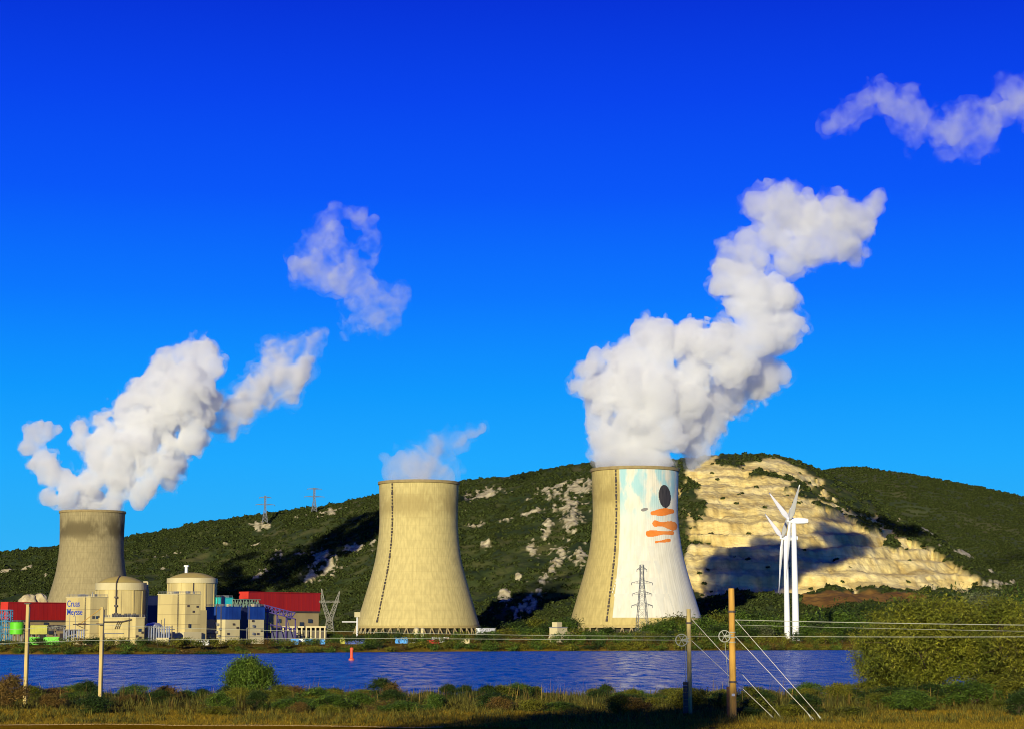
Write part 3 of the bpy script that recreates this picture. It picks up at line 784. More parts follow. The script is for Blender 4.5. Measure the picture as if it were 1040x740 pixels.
def steam_mat(name, dens, surf=0.03, patchy=None, step=4.0, aniso=0.0, col=(.953, .955, .96)):
    m = bpy.data.materials.new(name); m.use_nodes = True
    n, l = m.node_tree.nodes, m.node_tree.links
    o = n['Material Output']; n.remove(n['Principled BSDF'])
    tr = n.new('ShaderNodeBsdfTransparent'); df = n.new('ShaderNodeBsdfDiffuse'); df.inputs[0].default_value = (.9, .9, .92, 1)
    tl = n.new('ShaderNodeBsdfTranslucent'); tl.inputs[0].default_value = (.9, .9, .92, 1)
    m0 = n.new('ShaderNodeMixShader'); m0.inputs[0].default_value = .4; l.new(df.outputs[0], m0.inputs[1]); l.new(tl.outputs[0], m0.inputs[2])
    ms = n.new('ShaderNodeMixShader'); ms.inputs[0].default_value = surf
    l.new(tr.outputs[0], ms.inputs[1]); l.new(m0.outputs[0], ms.inputs[2]); l.new(ms.outputs[0], o.inputs['Surface'])
    pv = n.new('ShaderNodeVolumePrincipled')
    pv.inputs['Color'].default_value = (*col, 1); pv.inputs['Density'].default_value = dens; pv.inputs['Anisotropy'].default_value = aniso
    if patchy:
        t = n.new('ShaderNodeTexCoord'); nz = n.new('ShaderNodeTexNoise'); nz.inputs['Scale'].default_value = patchy; nz.inputs['Detail'].default_value = 5; nz.inputs['Distortion'].default_value = .6
        l.new(t.outputs['Object'], nz.inputs[0])
        mr = n.new('ShaderNodeMapRange'); mr.inputs[1].default_value = .44; mr.inputs[2].default_value = .70; mr.inputs[4].default_value = dens * 2.8
        l.new(nz.outputs[0], mr.inputs[0]); l.new(mr.outputs[0], pv.inputs['Density'])
    else:
        m.cycles.homogeneous_volume = True
    l.new(pv.outputs[0], o.inputs['Volume'])
    return m
def plume(name, blobs, d, vox, amp, lam, mat, label, cat, seed=0, depth=1.0, zcut=None, thin=0.0, group=None, fringe=None, fringe_w=1.0):
    s = d / F
    rr = np.random.default_rng(seed)
    C, Rr = [], []
    for b in blobs:
        px, py, r = b[:3]
        off = b[3] if len(b) > 3 else rr.uniform(-.8, .8) * r
        c = P(px, py, d + off * s * depth); C.append(tuple(c)); Rr.append(r * s)
    C = np.array(C); Rr = np.array(Rr)
    lo = (C - Rr[:, None] * 1.4).min(0) - 6; hi = (C + Rr[:, None] * 1.4).max(0) + 6
    nxyz = np.ceil((hi - lo) / vox).astype(int)
    gx = lo[0] + np.arange(nxyz[0]) * vox; gy = lo[1] + np.arange(nxyz[1]) * vox; gz_ = lo[2] + np.arange(nxyz[2]) * vox
    sdf = np.full(nxyz, 60.0, np.float32); rf = np.full(nxyz, 22.0, np.float32)
    for c, r in zip(C, Rr):
        i0 = np.maximum(((c - r * 1.5 - 14 - lo) / vox).astype(int), 0); i1 = np.minimum(((c + r * 1.5 + 14 - lo) / vox).astype(int) + 1, nxyz)
        sx, sy, sz = slice(i0[0], i1[0]), slice(i0[1], i1[1]), slice(i0[2], i1[2])
        dd = np.sqrt((gx[sx, None, None] - c[0]) ** 2 + (gy[None, sy, None] - c[1]) ** 2 + (gz_[None, None, sz] - c[2]) ** 2) - r
        cur = sdf[sx, sy, sz]; rf[sx, sy, sz] = np.where(dd < cur, r, rf[sx, sy, sz]); kk = 2.6 * s / .9
        h = np.clip(.5 + .5 * (cur - dd) / kk, 0, 1)
        sdf[sx, sy, sz] = cur * (1 - h) + dd * h - kk * h * (1 - h)
    band = np.abs(sdf) < amp * 2.5 + 10
    ijk = np.argwhere(band)
    x, y, z = lo[0] + ijk[:, 0] * vox, lo[1] + ijk[:, 1] * vox, lo[2] + ijk[:, 2] * vox
    wx, wy, wz = [(n3(x / lam + q_, y / lam, z / lam) - .5) * lam * .55 for q_ in (3.1, 17.7, 41.3)]
    dsp = np.zeros(len(ijk), np.float32); a, L_ = amp, lam * .8
    for o in range(5):
        nn = n3((x + wx) / L_ + 11 * o, (y + wy) / L_, (z + wz) / L_)
        dsp += a * (3.4 * np.abs(nn - .5) - .62)
        a *= .62; L_ *= .47
    rs = np.clip(rf[band] / 24.0, .3, 1.0)
    val = sdf[band] - dsp * rs + thin * rs
    sdf[band] = val
    sdf[~band & (sdf > 0)] = 60
    if zcut is not None:      # cut flat just inside the tower's mouth
        zz = gz_[None, None, :]
        sdf = np.maximum(sdf, (zcut - zz).astype(np.float32) + 0 * sdf)
    sdf[0] = sdf[-1] = 60; sdf[:, 0] = sdf[:, -1] = 60; sdf[:, :, 0] = sdf[:, :, -1] = 60
    g = openvdb.FloatGrid(60.0); g.copyFromArray(np.ascontiguousarray(sdf))
    pts, quads = g.convertToQuads(isovalue=0.0)
    pts = np.array(pts) * vox + lo
    org = pts.mean(0)
    me = np_mesh(name, pts - org, np.array(quads), mat, True)
    o = link(name, me); o.location = org
    if fringe:   # feathered outer veil of the same cloud
        s2 = sdf.copy()
        f1 = n3((x + wx) / 21 + 5, (y + wy) / 21, (z + wz) / 21) + .5 * n3(x / 9 + 7, y / 9, z / 9) + .25 * n3(x / 4.2, y / 4.2 + 3, z / 4.2)
        s2[band] = val - (f1 - .62) * 17 * rs * fringe_w
        if zcut is not None: s2 = np.maximum(s2, (zcut - zz).astype(np.float32) + 0 * s2)
        s2[0] = s2[-1] = 60; s2[:, 0] = s2[:, -1] = 60; s2[:, :, 0] = s2[:, :, -1] = 60
        g2 = openvdb.FloatGrid(60.0); g2.copyFromArray(np.ascontiguousarray(s2)); p2, q2 = g2.convertToQuads(isovalue=0.0)
        link('veil', np_mesh('veil', np.array(p2) * vox + lo - org, np.array(q2), fringe, True), o)
    return tag(o, label, cat, group)
dense = steam_mat('dense steam', .080, .015)
veil = steam_mat('steam veil', .020, .004, .05)
veil_thin = steam_mat('thin steam veil', .006, .002, .05)
mid = steam_mat('drifting steam', .040, .01, .030, col=(.965, .965, .968))
thin = steam_mat('thin steam', .0095, .003, .035, col=(1, 1, 1))
faint = steam_mat('faint steam', .030, .008, .03)
B3 = [(620, 468, 20, 0), (648, 466, 24, 0), (670, 468, 17, 0), (640, 474, 20, 10), (660, 474, 18, -8),
      (616, 447, 19), (645, 442, 30), (680, 442, 22), (700, 425, 22, 20), (608, 428, 14), (612, 412, 16), (598, 392, 16), (618, 398, 28), (655, 402, 38), (690, 402, 30), (596, 376, 13), (606, 368, 14),
      (640, 374, 32), (670, 352, 28), (653, 340, 18), (678, 338, 17), (700, 343, 22), (722, 350, 25), (742, 353, 23), (757, 362, 16), (735, 374, 20), (705, 378, 26),
      (705, 440, 20, 46), (718, 418, 26, 46), (738, 402, 25, 52), (765, 390, 22, 52), (792, 378, 11, 50), (775, 376, 16, 46), (752, 380, 24, 48), (708, 458, 13, 40), (704, 470, 9, 40),
      (740, 288, 19), (758, 300, 26), (779, 308, 28), (790, 332, 22, 20), (808, 328, 14, 15), (803, 348, 10, 20), (818, 334, 7), (776, 332, 22), (797, 300, 16), (735, 276, 12), (788, 352, 13, 30), (770, 350, 14)]
B3b = [(770, 209, 15), (790, 213, 22), (815, 218, 23), (840, 224, 22), (865, 228, 21), (886, 212, 11), (893, 200, 8), (850, 246, 19), (822, 246, 22), (786, 240, 20), (760, 250, 15), (740, 256, 11), (864, 254, 14), (800, 262, 17), (868, 264, 8), (770, 262, 13), (755, 268, 11), (820, 196, 8), (738, 264, 9)]
B1 = [(33, 442, 11, 0), (38, 436, 11, 0), (48, 436, 9, 0), (31, 455, 11, 0), (39, 466, 12, 0), (50, 475, 13, 0), (62, 484, 14, 0), (58, 435, 6, 0), (70, 494, 14, 0),
      (52, 506, 11), (68, 505, 15), (90, 505, 18), (115, 507, 14), (92, 490, 16), (73, 492, 12), (78, 516, 10, 0), (96, 517, 12, 0), (115, 517, 10, 0),
      (141, 508, 9, -6), (146, 495, 12, -6), (82, 438, 10), (80, 450, 8), (95, 450, 14), (98, 465, 13), (108, 476, 17), (128, 478, 20), (110, 440, 18), (128, 422, 20), (150, 402, 22), (168, 382, 20), (165, 366, 12), (198, 365, 17), (206, 356, 14), (213, 372, 13), (190, 392, 26), (160, 432, 26), (140, 452, 25), (165, 470, 19), (180, 460, 17), (196, 445, 18), (207, 424, 13), (212, 408, 12), (152, 488, 14), (171, 488, 10), (140, 388, 7), (175, 410, 24), (118, 494, 13), (122, 415, 9)]
B1b = [(205, 412, 14), (214, 420, 16), (228, 424, 16), (240, 418, 16), (218, 424, 12), (232, 419, 13), (246, 411, 14), (258, 400, 17), (272, 392, 19), (288, 380, 21), (298, 365, 18), (312, 356, 12), (324, 345, 7), (330, 337, 4), (280, 362, 14), (268, 408, 10), (294, 400, 11), (262, 378, 9), (305, 375, 12)]
B1c = [(330, 240, 8), (331, 226, 7), (341, 216, 7), (338, 254, 12), (325, 262, 11), (318, 273, 13), (305, 278, 9), (297, 268, 6), (335, 278, 13), (350, 282, 14), (362, 288, 15), (372, 300, 12), (372, 318, 13), (386, 323, 12), (362, 326, 9), (366, 270, 9), (356, 330, 6), (382, 240, 6), (374, 228, 6), (368, 215, 6), (380, 222, 5), (407, 296, 7), (405, 308, 6), (352, 338, 4), (352, 216, 6), (322, 250, 11), (345, 262, 13), (312, 268, 13), (352, 268, 11), (340, 235, 10), (392, 312, 11), (300, 270, 9), (330, 285, 10), (360, 308, 10), (380, 300, 9), (366, 222, 8), (378, 250, 9)]
B2 = [(391, 464, 6), (397, 474, 9), (410, 474, 14), (430, 470, 17), (450, 466, 14), (454, 452, 11), (467, 446, 8), (480, 439, 6), (489, 435, 4), (438, 452, 11), (420, 460, 9), (400, 484, 10, 0), (425, 485, 14, 0), (448, 484, 12, 0)]
B4 = [(842, 130, 6), (852, 123, 7), (863, 115, 9), (876, 106, 9), (885, 98, 8), (892, 92, 7), (903, 92, 5), (905, 106, 10), (918, 114, 11), (932, 118, 12), (924, 98, 7), (926, 132, 9), (945, 130, 9), (958, 136, 10), (972, 134, 12), (988, 130, 13), (975, 118, 9), (986, 112, 7), (1002, 124, 13), (1018, 116, 10), (1034, 110, 10), (1025, 92, 9), (1038, 94, 10), (1020, 82, 6), (1050, 100, 12), (996, 148, 9), (990, 158, 6), (1062, 110, 12)]
plume('steam_plume', B3, 1802, 1.7, 9.5, 34, dense, 'dense white steam billowing up from the tower with the mural', 'steam plume', 1, zcut=157.9, thin=-.5, fringe=veil)
plume('steam_plume', B3b, 1840, 2.0, 7.5, 30, steam_mat('upper steam', .036, .02), 'thick white steam cloud above the tallest plume, leaning towards the wisp', 'steam cloud', 2, thin=-3.0, fringe=veil, fringe_w=1.3)
plume('steam_plume', B1, 2441, 2.4, 11.0, 38, dense, 'lumpy white steam rising from the shade-toned tower, with a curled tendril', 'steam plume', 3, zcut=157.9, thin=-.5, fringe=veil, fringe_w=1.2)
plume('steam_plume', B1b, 2480, 2.4, 8.0, 34, mid, 'soft white steam drifting off the plume of the shade-toned tower', 'steam cloud', 4, thin=-4.5, fringe=veil_thin, fringe_w=1.5)
plume('steam_wisp', B1c, 2520, 2.4, 9.0, 36, thin, 'ragged thin steam wisp high above the hill pylons', 'steam cloud', 5, thin=-5.0, fringe=veil_thin, fringe_w=2.2)
plume('steam_plume', B2, 1962, 2.2, 6.0, 34, faint, 'faint grey steam veil over the plain yellowish tower', 'steam plume', 6, zcut=157.9, thin=-2.5, fringe=veil_thin, fringe_w=1.8)
B4 = [(a, b, c * 1.32) for a, b, c in B4]
plume('steam_wisp', B4, 1950, 2.2, 8.0, 32, thin, 'long thin steam wisp drifting high above the bare quarry hill', 'steam cloud', 7, thin=-5.0, fringe=veil_thin, fringe_w=2.2)
# ------------------------------------------------------------------ power station buildings
ALPHA = R(42)
eR = (math.sin(ALPHA), math.cos(ALPHA)); eL = (-math.cos(ALPHA), math.sin(ALPHA))
def reach(C, e, px, zc=20):
    kq = (px - 520) / F; c = (zc - EYE) * ST
    return (kq * (C[1] * CT + c) - C[0]) / (e[0] - kq * e[1] * CT)
def site(name, label, cat, pxL, pxC, pxR, pyTop, d, group=None, base=None):
    """an Empty on the near corner; local x runs along the right-hand face, local y along the left-hand face"""
    C = (PX(pxC, d, 20), d)
    z0 = G(*C) - .4 if base is None else base
    t = empty(name, (C[0], C[1], z0), label, cat, group, PI / 2 - ALPHA)
    return t, reach(C, eL, pxL), reach(C, eR, pxR), PZ(pyTop, d) - z0
def blk(x0, x1, y0, y1, z0, z1, mb=None):
    mb = mb or MB()
    return mb.box(((x0 + x1) / 2, (y0 + y1) / 2, (z0 + z1) / 2), (abs(x1 - x0), abs(y1 - y0), abs(z1 - z0)))
def part(name, mat, par, *a): return blk(*a).build(name, mat, par)
def openings(par, name, mat, face, spots, size, proud=.12):
    """small openings on the left ('L', x=0) or right ('R', y=0) face; spots = (along, up)"""
    me = None
    for a, z in spots:
        if me is None:
            me = (blk(-proud, .3, -size[0] / 2, size[0] / 2, 0, size[1]) if face == 'L' else blk(-size[0] / 2, size[0] / 2, -proud, .3, 0, size[1])).mesh(name, mat)
        o = link(name, me, par); o.location = (0, a, z) if face == 'L' else (a, 0, z)
def railing(par, pts, h=1.1, mat=None, r=.07):
    mb = MB()
    for (a, b) in zip(pts[:-1], pts[1:]):
        a, b = Vector(a), Vector(b); n = max(1, int((b - a).length / 2.2))
        for i in range(n + 1):
            p = a.lerp(b, i / n); mb.tube(p, p + Vector((0, 0, h)), r, r, 4, False)
        for q in (.5, 1): mb.tube(a + Vector((0, 0, h * q)), b + Vector((0, 0, h * q)), r, r, 4, False)
    return mb.build('railing', mat or M['grey'], par)
def joints(par, wl, wr, zs, mat, t=.10, proud=.04):
    mb = MB()
    for z in zs:
        blk(-proud, .2, 0, wl, z - t, z + t, mb); blk(.25, wr, -proud, .2, z - t, z + t, mb)
    mb.build('joint', mat, par)['kind'] = 'stuff'
M['joint'] = pmat('dark joint', (.26, .20, .10))
M['hall_wall'] = pmat('tan hall wall', (.36, .28, .13), (.28, .21, .10), .12, stretch=(1, 1, .4))

# red turbine halls
def hall(label, pxL, pxC, pxR, pyT, pyRed, d):
    t, wl, wr, h = site('turbine_hall', label, 'industrial hall', pxL, pxC, pxR, pyT, d, 'red turbine halls')
    hr = PZ(pyRed, d) - t.location.z
    wl = max(wl, 6.5)
    part('lower_wall', M['hall_wall'], t, .6, wr - .6, .6, wl - .6, 0, hr)
    part('upper_wall', M['red'], t, 0, wr, 0, wl, hr, h)
    part('end_panel', M['orange_red'], t, -.35, -.02, -.3, wl + .3, hr + (h - hr) * .05, h + .5)
    part('roof', M['red'], t, -.2, wr + .5, -.5, wl + .5, h, h + .55)
    mb = MB()
    n = int(wr / 3.2)
    for i in range(1, n): blk(i * wr / n - .09, i * wr / n + .09, -.10, 0.05, hr + .1, h - .05, mb)
    mb.build('cladding_rib', M['red'], t)['kind'] = 'stuff'
    part('overhang_shadow', M['dark_steel'], t, -.2, wr + .2, -.45, -.02, hr - .9, hr - .1)  # dark strip painting in the shadow under the red overhang
    openings(t, 'window', M['glass'], 'R', [(wr * f, hr * g) for f, g in ((.42, .62), (.55, .72), (.62, .35), (.74, .52), (.86, .62), (.93, .35))], (3.2, 2.4))
    openings(t, 'door', M['dark_steel'], 'R', [(wr * .80, .4), (wr * .5, .4)], (4.5, 5.0))
    openings(t, 'vent', M['dark_steel'], 'R', [(wr * f, hr * .30) for f in (.35, .45, .68, .8, .9)], (2.6, 1.0))
    return t, wl, wr, h, hr
hall('long dark red hall behind the pale building with blue lettering', 1, 8, 78, 611.5, 629, 1250)
H2 = hall('bright red roofed hall with a tan lower wall beside the pale lattice pylon', 243, 252, 325, 601, 619.5, 1260)
# concrete building with the name of the place
t, wl, wr, h = site('service_building', 'pale block building with blue lettering high on its sunny face', 'building', 67, 91.5, 109, 606, 1080)
SB = t
part('wall', M['cream'], t, 0, wr, 0, wl, 0, h)
mb = MB(); blk(-.25, wr + .25, -.25, wl + .25, h, h + .5, mb); mb.build('roof', M['cream_pale'], t)
joints(t, wl, wr, [h * f for f in (.25, .5, .75)], M['joint'])
part('stair_tower', M['cream'], t, wr * .55, wr * .98, -1.2, -.02, 0, h * .62)
openings(t, 'door', M['dark_steel'], 'R', [(wr * .3, .4)], (2.4, 3.2))
openings(t, 'window', M['glass'], 'R', [(wr * .2, h * .55), (wr * .4, h * .55)], (1.6, 1.5))
mb = MB(); mb.tube((wr * .4, wl * .2, h + .4), (wr * .4, wl * .2, h + 3), .25, .25, 6); mb.box((wr * .5, wl * .6, h + 1), (2.5, 3, 1.2)); mb.build('roof_unit', M['grey'], t)
FNT = bpy.data.curves.new('lettering', 'FONT')
def lettering(txt, y, z, size, par):
    c = bpy.data.curves.new('lettering', 'FONT'); c.body = txt; c.size = size; c.extrude = .04; c.offset = .02
    o = bpy.data.objects.new('lettering tmp', c); COL.objects.link(o)
    dg = bpy.context.evaluated_depsgraph_get()
    me = bpy.data.meshes.new_from_object(o.evaluated_get(dg)); me.name = 'lettering'
    bpy.data.objects.remove(o); me.materials.clear(); me.materials.append(M['text'])
    q = link('lettering', me, par)
    q.matrix_local = Matrix(((0, 0, -1, -.09), (-1, 0, 0, y), (0, 1, 0, z), (0, 0, 0, 1)))
lettering('Cruas', wl - .9, h - 4.9, 4.9, t)
lettering('Meysse', wl - .9, h - 9.4, 4.9, t)

# reactor buildings
def reactor(label, cx, rpx, pyRing0, pyRing1, pyTop, d):
    x = PX(cx, d, 30); z0 = G(x, d) - .4; r = rpx * d / F
    t = empty('reactor_building', (x, d, z0), label, 'reactor building', 'domed reactor buildings')
    zr0, zr1, zt = PZ(pyRing0, d) - z0, PZ(pyRing1, d) - z0, PZ(pyTop, d) - z0
    MB().lathe([(r * .96, 0), (r * .96, zr0), (.1, zr0)], 64).build('wall', M['cream'], t, False)
    MB().lathe([(r * .96 - .05, zr0), (r, zr0), (r, zr1), (r * .90, zr1 + .25), (r * .88, zr1)], 64).build('ring_band', M['cream_pale'], t)
    rd = r * .93; hd = zt - zr1; Rs = (rd * rd + hd * hd) / (2 * hd)
    prof = []
    for i in range(13):
        a = math.asin(rd / Rs) * (1 - i / 12); prof.append((max(.02, Rs * math.sin(a)), zr1 + .1 + Rs * math.cos(a) - (Rs - hd)))
    MB().lathe(prof, 64).build('dome', M['dome'], t, True)
    mb = MB()
    for i in range(12):
        a = PI * 2 * i / 12 + .2
        mb.box((r * .965 * math.cos(a), r * .965 * math.sin(a), zr0 / 2), (.5, .9, zr0 - .2), a)
    mb.build('buttress', M['cream'], t)['kind'] = 'stuff'
    return t, r, zr0, zr1, zt
RB1 = reactor('cream domed reactor building with a dark pipe climbing its wall', 122.5, 25.5, 599, 592, 584.5, 1190)
t, r, zr0, zr1, zt = RB1
mb = MB(); a = -PI / 2 + .02
mb.path([(r * 1.0 * math.cos(a), r * 1.0 * math.sin(a), 6), (r * 1.0 * math.cos(a), r * 1.0 * math.sin(a), zr0 * .8), (r * 1.03 * math.cos(a), r * 1.03 * math.sin(a), zr1), (r * .75 * math.cos(a), r * .75 * math.sin(a), zr1 + (zt - zr1) * .45), (r * .3 * math.cos(a), r * .3 * math.sin(a), zt)], .42, 6)
mb.build('pipe', M['dark_steel'], t)
for zf in (.55, .7, .86):
    MB().box((r * math.cos(a), r * math.sin(a) - .4, zr0 * zf), (1.8, 1.2, 1.0)).build('pipe_bracket', M['dark_steel'], t)
RB2 = reactor('cream domed reactor building with a short white mast on its ochre dome', 195, 25.5, 592, 587, 581, 1185)
t, r, zr0, zr1, zt = RB2
mb = MB(); mb.tube((-3.8, 0, zt - 1.2), (-3.8, 0, zt + 4.2), .9, .9, 8); mb.tube((-3.8, 0, zt + 3.4), (-3.8, 0, zt + 4.4), 1.5, 1.5, 8)
mb.build('mast', M['white'], t)
mb = MB(); mb.tube((r * .2, -r * .98, 12), (r * .2, -r * .98, zr0), .3, .3, 6); mb.build('pipe', M['dark_steel'], t)

def plain(name, label, cat, pxL, pxC, pxR, pyT, d, mat, roofmat=None, over=.25, jn=(), base=None, group=None, win=()):
    t, wl, wr, h = site(name, label, cat, pxL, pxC, pxR, pyT, d, group, base)
    part('wall', mat, t, 0, wr, 0, wl, 0, h)
    part('roof', roofmat or mat, t, -over, wr + over, -over, wl + over, h, h + .5)
    if jn: joints(t, wl, wr, [h * f for f in jn], M['joint'])
    for face, sp, sz in win:
        openings(t, 'window', M['glass'], face, [((wl if face == 'L' else wr) * a, h * b) for a, b in sp], sz)
    return t, wl, wr, h
t, wl, wr, h = plain('annex_building', 'low cream annex with pipes on its roof below the first dome', 'building', 106, 138, 147, 627, 1040, M['cream'], M['cream_pale'], jn=(.3, .6), win=(('L', [(.2, .12), (.32, .12), (.44, .12), (.7, .12)], (2.2, 1.2)), ('R', [(.5, .5)], (2, 1.6))))
railing(t, [(0, wl, h + .5), (0, 0, h + .5), (wr, 0, h + .5)])
for y_ in (.15, .3, .42, .62, .8):
    mb = MB(); mb.tube((2, wl * y_, h + .5), (2, wl * y_, h + 2.4), .9, .9, 8); mb.box((3.5, wl * y_, h + 1.2), (2, 1.6, 1.4)); mb.build('roof_vent', M['dark_steel'], t)
mb = MB(); mb.path([(-.6, wl * .98, h * .86), (-.6, wl * .4, h * .86), (-.6, wl * .1, h * .94)], .35, 6); mb.build('pipe', M['dark_steel'], t)
mb = MB()
for y_ in (.5, .56, .62): mb.tube((-.6, wl * y_, h * .6), (-.6, wl * (y_ - .1), h * .9), .18, .18, 5)
mb.build('pipe_brace', M['dark_steel'], t)
plain('fuel_building', 'hall block with shade painted dark navy, squeezed between the two domes', 'building', 140, 147, 166, 605, 1260, M['navy'])  # hall standing in shade; the shade is put into its navy colour
t, wl, wr, h = plain('auxiliary_building', 'tall plain cream block in front of the masted dome', 'building', 160, 188, 203.5, 603, 1090, M['cream'], M['cream_pale'], jn=(.2, .4, .6, .8), win=(('R', [(.35, .33)], (1.4, 2.2)),))
part('side_wing', M['cream'], t, wr - .1, wr + reach((t.location.x, t.location.y), eR, 210) - wr, .02, wl * .8, 0, PZ(619, 1090) - t.location.z)
part('plinth', M['cream_pale'], t, -2.6, wr * .9, -2.6, wl * .45, 0, 7.0)
mb = MB(); mb.path([(-.4, wl * .72, 2), (-.4, wl * .72, h * .52), (1.0, wl * .72, h * .52)], .2, 6); mb.tube((-.4, wl * .84, 2), (-.4, wl * .84, h * .5), .16, .16, 6); mb.build('pipe', M['grey'], t)
openings(t, 'lamp', M['dark_steel'], 'R', [(wr * .25, h * .34)], (.8, 2.0), .8)
mb = MB(); mb.tube((wr * .7, 2, h), (wr * .7, 2, h + 1.6), .5, .5, 6); mb.build('roof_vent', M['grey'], t)
plain('electrical_building', 'dark navy block wedged beside the tall plain cream block', 'building', 200, 206, 221, 606.5, 1190, M['navy'])
t, wl, wr, h = plain('control_building', 'turquoise block rising behind the blue topped buildings', 'building', 218, 222.5, 236, 607, 1180, M['teal'])
part('duct', M['navy'], t, wr * .12, wr * .3, -.8, -.02, h * .2, h + 1.4)
def bluetop(label, pxL, pxC, pxR, d):
    t, wl, wr, h = site('workshop_building', label, 'building', pxL, pxC, pxR, 616, d, 'blue topped buildings')
    hb = PZ(628.5, d) - t.location.z
    part('lower_wall', M['cream_pale'], t, .3, wr - .3, .3, wl - .3, 0, hb)
    part('upper_wall', M['blue'], t, 0, wr, 0, wl, hb, h)
    part('roof', M['blue'], t, -.2, wr + .2, -.2, wl + .2, h, h + .4)
    mb = MB()
    for i in range(1, int(wl / 2.4)): blk(-.1, .02, i * 2.4 - .07, i * 2.4 + .07, hb + .05, h - .05, mb)
    for i in range(1, int(wr / 2.4)): blk(i * 2.4 - .07, i * 2.4 + .07, -.1, .02, hb + .05, h - .05, mb)
    mb.build('cladding_rib', M['blue'], t)['kind'] = 'stuff'
    joints(t, wl - .3, wr - .3, [hb * f for f in (.33, .66)], M['grey'], .1, -.22)
    return t, wl, wr, h, hb
t, wl, wr, h, hb = bluetop('wide pale building with a blue upper storey and wall equipment', 209, 229, 244.5, 1110)
for f, g in ((.30, .85), (.42, .80), (.36, .5), (.5, .35), (.55, .62), (.2, .2)):
    MB().box((-.45, wl * (1 - f) - 4, hb * g), (.9, 1.6, 1.3)).build('wall_unit', M['grey'], t)
mb = MB(); mb.path([(-.3, wl * .45, 1), (-.3, wl * .45, h * .95), (-.3, wl * .40, h + 2.2)], .28, 6); mb.build('pipe', M['dark_steel'], t)
t, wl, wr, h, hb = bluetop('narrow pale building with a blue upper storey beside the dark gap', 251.5, 254, 269, 1112)
for g in (.75, .45): MB().box((wr * .2, -.4, hb * g), (1.2, .8, 1.2)).build('wall_unit', M['grey'], t)
plain('gap_block', 'dark navy block filling the gap between the two blue topped buildings', 'building', 243, 246, 254, 617, 1135, M['navy'])  # navy block put in for the dark gap between the buildings
# green lattice gallery over the blue buildings
def lattice_beam(mb, a, b, w, n, r, h=None):
    a, b = Vector(a), Vector(b); ax = (b - a); up = Vector((0, 0, h or w)); side = ax.cross(Vector((0, 0, 1))).normalized() * w
    for o in (Vector((0, 0, 0)), up, side, side + up): mb.tube(a + o, b + o, r, r, 5, False)
    for i in range(n):
        p, q_ = a.lerp(b, i / n), a.lerp(b, (i + 1) / n)
        for o in (Vector((0, 0, 0)), side):
            mb.tube(p + o, p + o + up, r * .8, r * .8, 4, False)
            if i % 2: mb.tube(p + o, q_ + o + up, r * .7, r * .7, 4, False)
            else: mb.tube(p + o + up, q_ + o, r * .7, r * .7, 4, False)
        mb.tube(p + up, p + up + side, r * .7, r * .7, 4, False)
    return mb
t = empty('pipe_gallery', P(236, 617, 1150), 'grey green lattice gallery running above the blue roofs towards the red hall', 'pipe gallery')
mb = MB(); dv = P(262, 617, 1165) - t.location; dv.z = 0
lattice_beam(mb, (0, 0, 0), dv, 2.2, 9, .28, 5.0); mb.build('lattice', pmat('grey green steel', (.16, .24, .18)), t)
mb = MB(); zg = t.location.z - G(t.location.x, t.location.y)
for f in (0, .5, 1): mb.tube(dv * f, dv * f + Vector((0, 0, -zg)), .35, .35, 6, False)
mb.build('support', M['grey'], t)
for f in (.1, .3, .55, .8): MB().tube(dv * f + Vector((0, 1, 1)), dv * (f + .1) + Vector((0, 1, 1)), .9, .9, 8).build('pipe', M['silver'], t)
# purple-blue truss ramp
t = empty('conveyor_truss', (PX(269, 1130), 1130, G(PX(269, 1130), 1130)), 'blue purple lattice conveyor ramp leaning against the red hall', 'conveyor')
viol = pmat('violet blue steel', (.05, .035, .16), (.07, .05, .2), .5)
z0 = t.location.z
top = P(269, 620, 1130) - t.location; lowr = P(300, 628, 1130) - t.location; mb = MB()
lattice_beam(mb, top, lowr, 3.0, 8, .32, 3.4); mb.build('ramp', viol, t)
mb = MB()
for f in (.08, .4, .7, 1):
    p = top.lerp(lowr, f); mb.tube(p, (p.x, p.y, 0), .38, .45, 6, False)
    if f < .9: mb.tube(p, (p.x + 4.5, p.y, 1), .22, .22, 5, False)
mb.tube(top + Vector((0, 0, -7)), lowr + Vector((0, 0, -6)), .28, .28, 5, False)
mb.build('support', viol, t)
MB().box((8, 3.5, 3.6), (17, 4, 7)).build('shed', M['navy'], t)
MB().box((1.7, 1.2, 9.5), (3.2, 2, 6)).build('hopper', M['yellow_green'], t)
# white colonnade in front of the red hall
t = empty('loading_shed', (PX(286, 1145), 1145, G(PX(286, 1145), 1145)), 'long low shed with a row of white posts under the red hall', 'shed')
wd = PX(331, 1145) - t.location.x; hh = PZ(637, 1145) - t.location.z
MB().box((wd / 2, 5, hh + .5), (wd, 9, .9)).build('roof', M['cream_pale'], t)
MB().box((wd / 2, 8.6, hh / 2), (wd - 1, .6, hh)).build('wall', M['dark_steel'], t)
pm = MB().box((0, 0, hh / 2), (.8, .8, hh)).mesh('post', M['cream_pale'])
for i in range(10): link('post', pm, t).location = (.8 + i * (wd - 1.6) / 9, .8, 0)
pm = MB().box((0, 0, 0), (1.9, .4, 2.2)).mesh('panel', M['skyblue'])
for i in (1, 4, 5, 7): link('panel', pm, t).location = (.8 + (i + .5) * (wd - 1.6) / 9, 1.1, 1.4)
